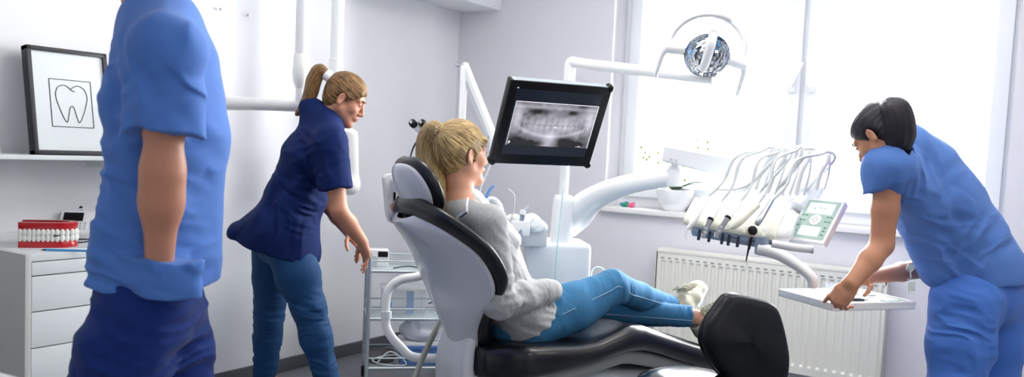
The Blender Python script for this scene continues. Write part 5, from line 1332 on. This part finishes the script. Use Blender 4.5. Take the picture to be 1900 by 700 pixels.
# shoes
def shoe(an, heel, toe, topn, lab, k=0):
    """an ankle, heel and toe points of the sole line, topn out of the instep"""
    d = nz(toe-heel); t = nz(topn-d*(topn @ d)); sdx = np.cross(d, t); Ls = np.linalg.norm(toe-heel); g = (heel, d, sdx, t)
    F = Field(.003)
    F.cap(W(g, .035, 0, .034), W(g, Ls*.45, 0, .034), .032, .033, .02, (sdx, 1.12)); F.cap(W(g, Ls*.45, 0, .034), W(g, Ls-.05, 0, .022), .033, .024, .02, (sdx, 1.55))
    F.cap(W(g, Ls-.06, 0, .020), W(g, Ls-.03, 0, .018), .024, .020, .02, (sdx, 1.6))
    F.cap(W(g, .030, 0, .035), W(g, .028, 0, .075), .034, .030, .02, (sdx, 1.05)); F.cap(W(g, .045, 0, .07), W(g, Ls*.5, 0, .045), .030, .028, .02)
    F.cap(W(g, .075, 0, .092), W(g, Ls*.42, 0, .060), .013, .012, .01, (sdx, 1.8))
    F.ell(W(g, .030, 0, .108), (.030, .030, .034), k=.006, sub=True)
    F.cut(W(g, 0, 0, .006), -t, .002)
    folds(F, [(W(g, Ls*.68, 0, .04), .04, d, .014, .0012)])
    o = sdf_obj('shoe', F, M_shoe, pat); o['label'] = lab
    F = Field(.003)
    F.cap(W(g, .038, 0, .0), W(g, Ls*.5, 0, .0), .036, .034, .02, (sdx, 1.08)); F.cap(W(g, Ls*.5, 0, .0), W(g, Ls-.045, 0, .0), .034, .041, .02, (sdx, 1.12))
    F.cut(W(g, 0, 0, .012), t, .003); F.cut(W(g, 0, 0, -.012), -t, .003)
    sdf_obj('sole', F, M_shoe2, o)
    bm = bmesh.new()
    for i in range(6):
        x = .082+i*(Ls*.42-.03)/5; z = .113-.040*i/5.; h = .027
        for sg in (-1, 1):
            add_tube(bm, spline([W(g, x-.008, -sg*h, z-.014), W(g, x, -sg*h*.4, z-.001), W(g, x+.006, sg*h*.4, z-.002), W(g, x+.012, sg*h, z-.018)], 3), .0036, 6)
    q = W(g, .076, 0, .116)
    for sg in (-1, 1):
        add_tube(bm, spline([q, q+sdx*sg*.020+t*.010-d*.008, q+sdx*sg*.036+t*.002-d*.006, q+sdx*sg*.024-t*.004+d*.004, q], 4), .0028, 6)
        add_tube(bm, spline([q, q+sdx*sg*.018+t*.006+d*.010, q+sdx*sg*.032-t*.012+d*.022], 4), .0026, 6)
    bm_obj('laces', bm, M_lace, o, angle=60)
shoe(anR, P(1273, 594, 3.80), P(1300, 526, 3.97), nz(-CR*.62+UP*.30-FH*.70), 'beige lace up sneaker on the upper crossed foot')
shoe(anL, P(1299, 632, 3.68), P(1374, 548, 3.74), nz(-CR*.62+UP*.62-FH*.45), 'beige lace up sneaker on the lower foot behind the stool back')

# =============================================================== nurse in navy
nD = 4.0
L1 = -CR; nf = nz(CR*.97+FH*.05)              # she faces the right of the picture
hc = P(641, 184, nD); pit = math.radians(27); hy = nz(nf*math.cos(pit)-UP*math.sin(pit)); hz = nz(nf*math.sin(pit)+UP*math.cos(pit)); hf = fr(hc, np.cross(hy, hz), z=hz)
rt = nz(np.cross(nf, UP))
neckb = P(604, 222, nD); chest = P(582, 290, nD); waist = P(548, 370, nD); pelv = P(520, 428, nD+.01)
shR, shL = P(612, 264, nD-.17), P(606, 258, nD+.17)
elR, wrR = P(629, 390, nD-.20), P(673, 450, nD-.10)
elL, wrL = P(611, 382, nD+.16), P(648, 432, nD+.12)
hpR, hpL = P(533, 452, nD-.09), P(510, 450, nD+.09)
knR, knL = P(573, 572, nD-.10), P(500, 580, nD+.10)
anR, anL = P(607, 706, nD-.10), P(491, 702, nD+.12)
F = Field(.004); add_head(F, hf, .95)
F.cap(W(hf, 0, -.022, -.045), neckb+nf*.01, .050, .055, .03); F.cap(neckb, shR, .045, .05, .03); F.cap(neckb, shL, .045, .05, .03)
F.chain([neckb-UP*.04, chest, waist, pelv], [.07, .09, .08, .09], .03, (rt, 1.4))
F.chain([shR, elR*.55+shR*.45, elR, elR*.6+wrR*.4, wrR], [.047, .044, .037, .037, .026], .015); F.chain([shL, elL, elL*.6+wrL*.4, wrL], [.046, .037, .036, .026], .015)
F.chain([hpR, knR, anR], [.07, .05, .036], .02); F.chain([hpL, knL, anL], [.07, .05, .036], .02)
for an in (anR, anL): F.cap(an, V3(an[0], an[1], .05)+nf*.12, .032, .028, .02)
hand(F, wrR, nz(P(684, 490, nD-.06)-wrR), nz(CR-FH*.4), nz(FH*.6-CR*.5), .82, [(.1, .2, .15), (.25, .35, .2), (.5, .5, .3), (.7, .6, .3)], thumb=(.8, .45, -.4))
hand(F, wrL, nz(P(676, 470, nD+.08)-wrL), nz(UP+CR*.3), nz(-FH), .9, [(.2, .5, .3), (.4, .6, .3), (.5, .7, .3), (.6, .7, .3)])
nu = sdf_obj('person', F, M_skin3, origin=V3(pelv[0], pelv[1], 0))
tag(nu, 'nurse in navy tunic and jeans bending over the glass trolley', 'person')
face_bits(nu, hf, .95, M_brow)
tie = W(hf, 0, -.112, .052)
hair_cap(nu, hf, .98, M_brown, tie, front=(.088, .062), low=(-.026, -.082), groove=.0018, extra=lambda F, L: (F.cap(L(.05, .055, .055), L(.066, .02, .02), .018, .012, .02), F.cap(L(-.05, .055, .055), L(-.066, .02, .02), .018, .012, .02)))
ponytail(nu, [tie+nz(hc-tie)*.01, P(594, 130, nD), P(583, 148, nD), P(577, 172, nD), P(566, 196, nD), P(550, 212, nD)], [.014, .024, .030, .028, .022, .006], M_brown, (FH, 1.2))
d_ = nz(P(596, 130, nD)-tie); tube('hair_clip', [tie-d_*.018, tie+d_*.018], [.026, .027], M_white, nu, seg=20, flat=(FH, 1.05))
F = Field(.0045)
F.chain([neckb-UP*.015+nf*.0, chest, waist, pelv], [.074, .126, .122, .132], .06, (rt, 1.32))
F.cap(neckb-UP*.02, shR, .066, .072, .05); F.cap(neckb-UP*.02, shL, .066, .072, .05)
hm = P(512, 445, nD); F.cap(pelv, P(508, 470, nD), .142, .158, .05, (rt, 1.28)); F.cap(P(535, 430, nD-.03), P(545, 480, nD-.03), .11, .11, .05, (rt, 1.5)); F.cap(pelv-nf*.03, P(446, 432, nD), .12, .055, .06, (rt, 1.8)); F.cap(P(545, 400, nD), P(560, 462, nD), .09, .078, .05, (rt, 1.8))
F.cap(P(575, 200, nD), P(585, 225, nD), .05, .06, .05)
for sh, el in ((shR, elR), (shL, elL)):
    d = nz(el-sh); F.cap(sh, sh+d*.26, .066, .066, .03, (nf, 1.06), end=(sh+d*.205, d+nf*.0))
F2 = [(P(427, 430, nD), P(585, 478, nD))]
hn = nz(np.cross(nz(F2[0][1]-F2[0][0]), rt)); hn = hn if hn @ UP < 0 else -hn
F.cut(P(505, 462, nD), hn, .006, (P(505, 462, nD)-.32, P(505, 462, nD)+.32))
d = nz(elR-shR); hs = P(619, 343, nD-.19)
F.ell(neckb+nf*.035+UP*.045, (.055, .055, .055), k=.008, sub=True)
folds(F, [(P(560, 300, nD-.16), .18, nz(CR+UP*.7), .075, .009), (P(540, 400, nD-.16), .16, nz(CR*.8-UP*.2), .07, .009), (P(600, 300, nD-.2), .12, nz(UP-CR*.4), .06, .008), (P(575, 370, nD-.14), .12, nz(UP+CR*.5), .045, .010), (P(480, 400, nD-.1), .16, nz(CR*.8-UP*.45), .08, .008), (hs, .08, nz(CR*.9+UP*.2), .04, .005)], 5)
sdf_obj('tunic', F, M_navy, nu)
F = Field(.0045)
F.cap(pelv, P(520, 450, nD), .108, .11, .04, (rt, 1.25))
F.chain([hpR, hpR*.5+knR*.5, knR, knR*.6+anR*.4, anR], [.100, .096, .070, .068, .052], .03); F.chain([hpL, hpL*.5+knL*.5, knL, knL*.6+anL*.4, anL], [.106, .092, .068, .066, .050], .012)
folds(F, [(knR, .12, nz(UP+CR*.2), .03, .007), (knL, .12, nz(UP), .03, .007), (hpR+UP*-.05, .12, nz(UP-CR), .05, .006), (anR, .2, nz(UP), .035, .006), (anL, .2, nz(UP), .035, .006)], 21)
for an, r in ((anR, .12), (anL, .12)): cuts(F, an-UP*.02, -UP, r, .003)
jn = sdf_obj('jeans', F, M_jean2, nu)
for an in (anR, anL):
    g = (V3(an[0], an[1], 0), nf, rt, UP)
    F = Field(.004); F.cap(W(g, -.04, 0, .04), W(g, .06, 0, .045), .038, .040, .02).cap(W(g, .06, 0, .04), W(g, .15, 0, .03), .040, .030, .02, (rt, 1.3)).cap(W(g, 0, 0, .05), W(g, 0, 0, .09), .042, .04, .02); F.cut(W(g, 0, 0, .002), -UP, .002)
    sdf_obj('shoe', F, M_white, nu)

# =============================================================== the man walking past
mD = 2.35
mfw = nz(-CR*.97+FH*.22); mrt = nz(np.cross(mfw, UP)); ml = -mrt      # his left side is toward the camera
pelv = P(282, 520, mD); waist = P(291, 400, mD); chest = P(298, 190, mD); neckb = P(300, 30, mD)
nbz = P(295, 15, mD)
hc = P(282, -80, mD); hf = fr(hc, mrt, z=nz(UP+mfw*.12))
shL, shR = P(310, 92, mD-.185), P(292, 88, mD+.185)
elL, wrL = P(302, 320, mD-.215), P(296, 478, mD-.185)
elR, wrR = P(285, 310, mD+.23), P(280, 440, mD+.22)
hpL, hpR = P(272, 560, mD-.09), P(295, 560, mD+.09)
knL, knR = P(184, 770, mD-.09), P(340, 770, mD+.09)
anL = V3(*(knL-mfw*.02)[:2], .10)-mfw*-.10; anR = V3(*(knR)[:2], .14)-mfw*.22
F = Field(.0045); add_head(F, hf, 1.03)
F.cap(W(hf, 0, -.02, -.05), neckb+UP*.0, .060, .068, .03); F.cap(W(hf, 0, .02, -.07), P(262, 18, mD), .052, .045, .03); F.cap(neckb-UP*.03, shR, .055, .06, .03); F.cap(neckb-UP*.03, shL, .055, .06, .03)
F.chain([neckb-UP*.05, chest, waist, pelv], [.09, .11, .105, .11], .04, (mrt, 1.4))
F.chain([shL, shL*.5+elL*.5, elL, elL*.65+wrL*.35, wrL], [.056, .050, .043, .043, .035], .05); F.chain([shR, elR, elR*.6+wrR*.4, wrR], [.056, .044, .043, .031], .02)
F.chain([hpL, knL, anL], [.08, .055, .04], .02); F.chain([hpR, knR, anR], [.08, .055, .04], .02)
for an in (anL, anR): F.cap(an, V3(an[0], an[1], .05)+mfw*.13, .035, .03, .02)
hand(F, wrL, nz(-UP+mfw*.15), ml, mfw, .9, cd(1.2)); hand(F, wrR, nz(-UP), mrt, mfw, 1.0, cd(.4))
man = sdf_obj('person', F, M_skin3, origin=V3(pelv[0], pelv[1], 0))
tag(man, 'man in blue scrubs walking past the drawer cabinet, head out of view', 'person')
face_bits(man, hf, 1.03, M_brow)
hair_cap(man, hf, 1.04, M_brown, W(hf, 0, -.05, .14), front=(.083, .076), low=(-.075, -.03), name='short_hair', kx=.7)
F = Field(.005)
F.chain([neckb-UP*.02, P(303, 110, mD), chest, waist, P(282, 470, mD)], [.070, .092, .110, .112, .118], .05, (mrt, 1.5))
F.cap(P(282, 470, mD), P(281, 560, mD), .122, .150, .04, (mrt, 1.38))
F.cap(neckb-UP*.03, shR, .085, .085, .06); F.cap(neckb-UP*.03, shL, .085, .085, .06); F.cap(P(335, 110, mD), P(352, 260, mD), .06, .065, .06, (mrt, 2)); F.cap(P(352, 260, mD), P(345, 500, mD), .065, .065, .06, (mrt, 1.8))
pc_ = P(303, 525, mD-.165); F.cap(pc_+UP*.09, pc_-UP*.04, .058, .056, .03, (mfw, 1.7), end=(P(303, 487, mD-.2), UP))
for sh, el in ((shL, elL), (shR, elR)):
    d = nz(el-sh); F.cap(sh, sh+d*.30, .075, .078, .03, (mfw, 1.15), end=(sh+d*.20, d+mfw*.08))
hn = nz(-UP+mfw*.02); hp = P(282, 545, mD-.17); F.cut(hp, hn, .006)
F.ell(neckb+mfw*.045+UP*.055, (.07, .07, .065), k=.008, sub=True)
cutp = P(296, 488, mD-.22)
folds(F, [(P(360, 150, mD-.15), .2, nz(CR+UP*.6), .09, .010), (P(220, 350, mD-.15), .2, nz(UP+CR*.3), .09, .008), (P(360, 350, mD-.15), .22, nz(CR*.8+UP*.5), .10, .009), (P(250, 510, mD-.15), .2, nz(UP+CR*.2), .05, .007), (P(300, 150, mD-.25), .15, nz(UP*.5+CR), .07, .009), (P(225, 180, mD-.2), .15, nz(UP-CR*.5), .07, .008)], 9)
tu = sdf_obj('tunic', F, M_blue, man)

F = Field(.005)
F.cap(P(285, 530, mD), P(282, 580, mD), .116, .122, .04, (mrt, 1.25))
F.chain([hpL, knL*.45+hpL*.55, knL, anL-UP*.02], [.118, .112, .095, .09], .04); F.chain([hpR, knR*.45+hpR*.55, knR, anR-UP*.02], [.116, .11, .09, .085], .03)
folds(F, [(P(260, 580, mD-.1), .2, nz(UP+CR*.15), .06, .010), (P(230, 660, mD-.1), .18, nz(UP+CR*.3), .08, .009), (P(330, 650, mD), .18, nz(UP-CR*.4), .07, .010)], 13)
for an in (anL, anR): cuts(F, an-UP*.04, -UP, .15, .003)
sdf_obj('trousers', F, M_blue3, man)
for an in (anR, anL):
    g = (V3(an[0], an[1], 0), mfw, mrt, UP)
    F = Field(.005); F.cap(W(g, -.05, 0, .045), W(g, .07, 0, .05), .042, .044, .02).cap(W(g, .07, 0, .045), W(g, .18, 0, .034), .044, .034, .02, (mrt, 1.3)).cap(W(g, 0, 0, .05), W(g, 0, 0, .09), .046, .045, .02); F.cut(W(g, 0, 0, .002), -UP, .002)
    sdf_obj('shoe', F, M_white, man)

# =============================================================== nurse in blue with the tray
az = math.radians(48); bD = 3.22
bfw = nz(-CR*math.cos(az)+FH*math.sin(az)); brt = nz(np.cross(bfw, UP)); bl = -brt
pit = math.radians(42); hc = P(1631, 254, 3.16); hy = nz(bfw*math.cos(pit)-UP*math.sin(pit)); hz = nz(bfw*math.sin(pit)+UP*math.cos(pit)); hf = fr(hc, np.cross(hy, hz), z=hz)
pelv = P(1815, 505, 3.36); waist = P(1775, 425, 3.34); chest = P(1722, 345, 3.32); neckb = P(1678, 275, 3.24)
shL, shR = P(1650, 312, 3.12), P(1738, 315, 3.42)
elL, wrL = P(1636, 455, 3.10), P(1580, 526, 3.03)
elR, wrR = P(1712, 498, 3.50), P(1614, 515, 3.36)
hpL, hpR = P(1788, 560, 3.27), P(1846, 560, 3.43)
ft = lambda h, d: V3(h[0], h[1], .10)+d
knL, knR = P(1775, 730, 3.22), P(1838, 720, 3.40)
anL, anR = V3(knL[0], knL[1], .10)-bfw*.04, V3(knR[0], knR[1], .10)-bfw*.06
F = Field(.004); add_head(F, hf, .95)
F.cap(W(hf, 0, -.02, -.045), neckb, .050, .056, .03); F.cap(neckb, shR, .045, .05, .03); F.cap(neckb, shL, .045, .05, .03)
F.chain([neckb, chest, waist, pelv], [.07, .085, .08, .095], .03, (brt, 1.4))
F.chain([shL, shL*.45+elL*.55, elL, elL*.6+wrL*.4, wrL], [.052, .046, .040, .040, .027], .015); F.chain([shR, elR, elR*.6+wrR*.4, wrR], [.046, .039, .037, .026], .015)
F.chain([hpL, knL, anL], [.075, .052, .036], .02); F.chain([hpR, knR, anR], [.075, .052, .036], .02)
for an in (anR, anL): F.cap(an, V3(an[0], an[1], .05)+bfw*.12, .032, .028, .02)
hdir = nz(P(1556, 556, 3.05)-wrL)
hand(F, wrL, hdir, nz(-FH*.8-CR*.5+UP*.2), nz(FH*.7-CR*.5+UP*.3), .95, [(1.0, 1.2, .7), (1.05, 1.2, .7), (1.1, 1.2, .7), (1.1, 1.2, .7)], thumb=(.9, .35, -.1), tcurl=.15)
hand(F, wrR, nz(P(1585, 524, 3.34)-wrR), nz(UP), nz(-FH), .92, [(.5, .9, .5)]*4)
nb = sdf_obj('person', F, M_skin2, origin=V3(pelv[0], pelv[1], 0))
tag(nb, 'dark haired nurse in blue scrubs bending over the white tray by the window', 'person')
face_bits(nb, hf, .95, M_ink)
tie = P(1652, 208, 3.14)
hair_cap(nb, hf, .99, M_blackh, tie, front=(.088, .064), low=(-.030, -.078), kx=.8)
ponytail(nb, [P(1648, 215, 3.14), P(1652, 200, 3.12), P(1662, 203, 3.09), P(1668, 225, 3.08), P(1668, 250, 3.09), P(1665, 272, 3.10)], [.020, .030, .040, .043, .046, .036], M_blackh, (CR, 1.1), kx=.8)
tube('hair_tie', [P(1646, 214, 3.14), P(1652, 207, 3.13)], .024, M_dark, nb)
F = Field(.0035); q = W(hf, -.084*.95, -.008, -.028); F.ell(q, (.003, .003, .003)); sdf_obj('ear_stud', F, M_gold, nb)
F = Field(.0045)
F.chain([neckb+UP*.0, P(1712, 315, 3.30), P(1752, 375, 3.33), P(1795, 445, 3.35), P(1822, 505, 3.36)], [.082, .112, .124, .126, .138], .06, (brt, 1.30))
F.cap(P(1822, 500, 3.36), P(1838, 560, 3.36), .140, .142, .04, (brt, 1.2))
F.cap(neckb+UP*.005, shL, .072, .078, .05); F.cap(shL, P(1715, 385, 3.26), .082, .095, .05); F.cap(neckb, shR, .072, .075, .05)
F.cap(P(1718, 420, 3.30), P(1745, 500, 3.32), .085, .075, .06, (brt, 1.3))
d = nz(elL-shL); ax_ = nz(P(1662, 338, 3.10)-P(1606, 360, 3.10)); hs = P(1634, 348, 3.10); hn = nz(np.cross(ax_, nz(CAM-hs))); hn = hn if hn @ UP < 0 else -hn
F.cap(shL, shL+d*.22, .072, .068, .03, (bfw, 1.12), end=(hs, hn)); d2 = nz(elR-shR); F.cap(shR, shR+d2*.26, .072, .072, .03, end=(shR+d2*.17, d2))
a_, b_ = P(1765, 541, 3.3), P(1897, 529, 3.3); hn = nz(np.cross(nz(b_-a_), nz(CAM-a_))); hn = hn if hn @ UP < 0 else -hn
F.cut(a_, hn, .006)
F.ell(W(hf, 0, -.01, -.10), (.055, .055, .06), k=.008, sub=True)
folds(F, [(P(1800, 400, 3.18), .20, nz(CR*.75-UP*.65), .075, .007), (P(1725, 430, 3.16), .14, nz(CR*.2+UP*.9), .05, .011), (P(1690, 330, 3.12), .12, nz(CR+UP*.3), .06, .008), (P(1850, 480, 3.2), .15, nz(CR*.6-UP*.8), .07, .006), (P(1740, 500, 3.16), .13, nz(CR*.6+UP*.8), .055, .010), (hs, .09, nz(CR+UP*.15), .045, .005), (P(1680, 270, 3.1), .08, nz(CR*.6+UP), .04, .003)], 17)
tb = sdf_obj('tunic', F, M_blue2, nb)
F = Field(.0045)
F.cap(pelv, P(1820, 550, 3.36), .128, .138, .05, (brt, 1.22))
F.chain([hpL, hpL*.5+knL*.5, knL, anL-UP*.02], [.122, .108, .095, .088], .05); F.chain([hpR, hpR*.5+knR*.5, knR, anR-UP*.02], [.122, .106, .095, .088], .05)
folds(F, [(P(1780, 590, 3.15), .14, nz(UP+CR*.2), .05, .008), (P(1830, 640, 3.15), .18, nz(CR+UP*.2), .09, .007), (P(1760, 680, 3.12), .15, nz(CR+UP*.5), .06, .006)], 31)
for an in (anR, anL): cuts(F, an-UP*.04, -UP, .15, .003)
F.fn(lambda p: np.zeros(len(p)))
sdf_obj('trousers', F, M_blue2b, nb)
for an in (anR, anL):
    g = (V3(an[0], an[1], 0), bfw, brt, UP)
    F = Field(.005); F.cap(W(g, -.04, 0, .04), W(g, .06, 0, .045), .038, .040, .02).cap(W(g, .06, 0, .04), W(g, .15, 0, .03), .040, .030, .02, (brt, 1.3)).cap(W(g, 0, 0, .05), W(g, 0, 0, .09), .042, .04, .02); F.cut(W(g, 0, 0, .002), -UP, .002)
    sdf_obj('shoe', F, M_white, nb)
e = empty('id_badge', P(1691, 530, 3.13), 'clear id badge with reel hanging from the blue tunic\'s front', 'badge')
g = (P(1691, 530, 3.13), nz(CR), FH, UP)
box('card_holder', g, (-.017, -.002, -.028), (.017, .002, .024), M_clear, e, bev=.001); box('card', g, (-.013, -.0012, -.022), (.013, .0012, .014), M_paper, e, bev=0)
lathe('reel', fr(P(1689, 497, 3.15), CR, z=-FH), [(0, -.004), (.014, -.004), (.016, 0), (.014, .004), (0, .004)], M_steel, e, seg=20)
tube('cord', [P(1689, 500, 3.14), P(1690, 516, 3.13)], .0025, M_steel, e)
print('people done', round(time.time()-T_START, 1))
vs_ = SC.view_settings; vs_.view_transform = 'Standard'; vs_.look = 'None'; vs_.exposure = EXPO; vs_.gamma = 1; vs_.use_curve_mapping = False
SC.cycles.use_denoising = True; SC.cycles.max_bounces = 8; SC.cycles.diffuse_bounces = 4; SC.cycles.glossy_bounces = 4; SC.cycles.transmission_bounces = 6; SC.cycles.transparent_max_bounces = 12
SC.cycles.sample_clamp_indirect = 6; SC.cycles.caustics_reflective = False; SC.cycles.caustics_refractive = False
print('script done', round(time.time()-T_START, 1))
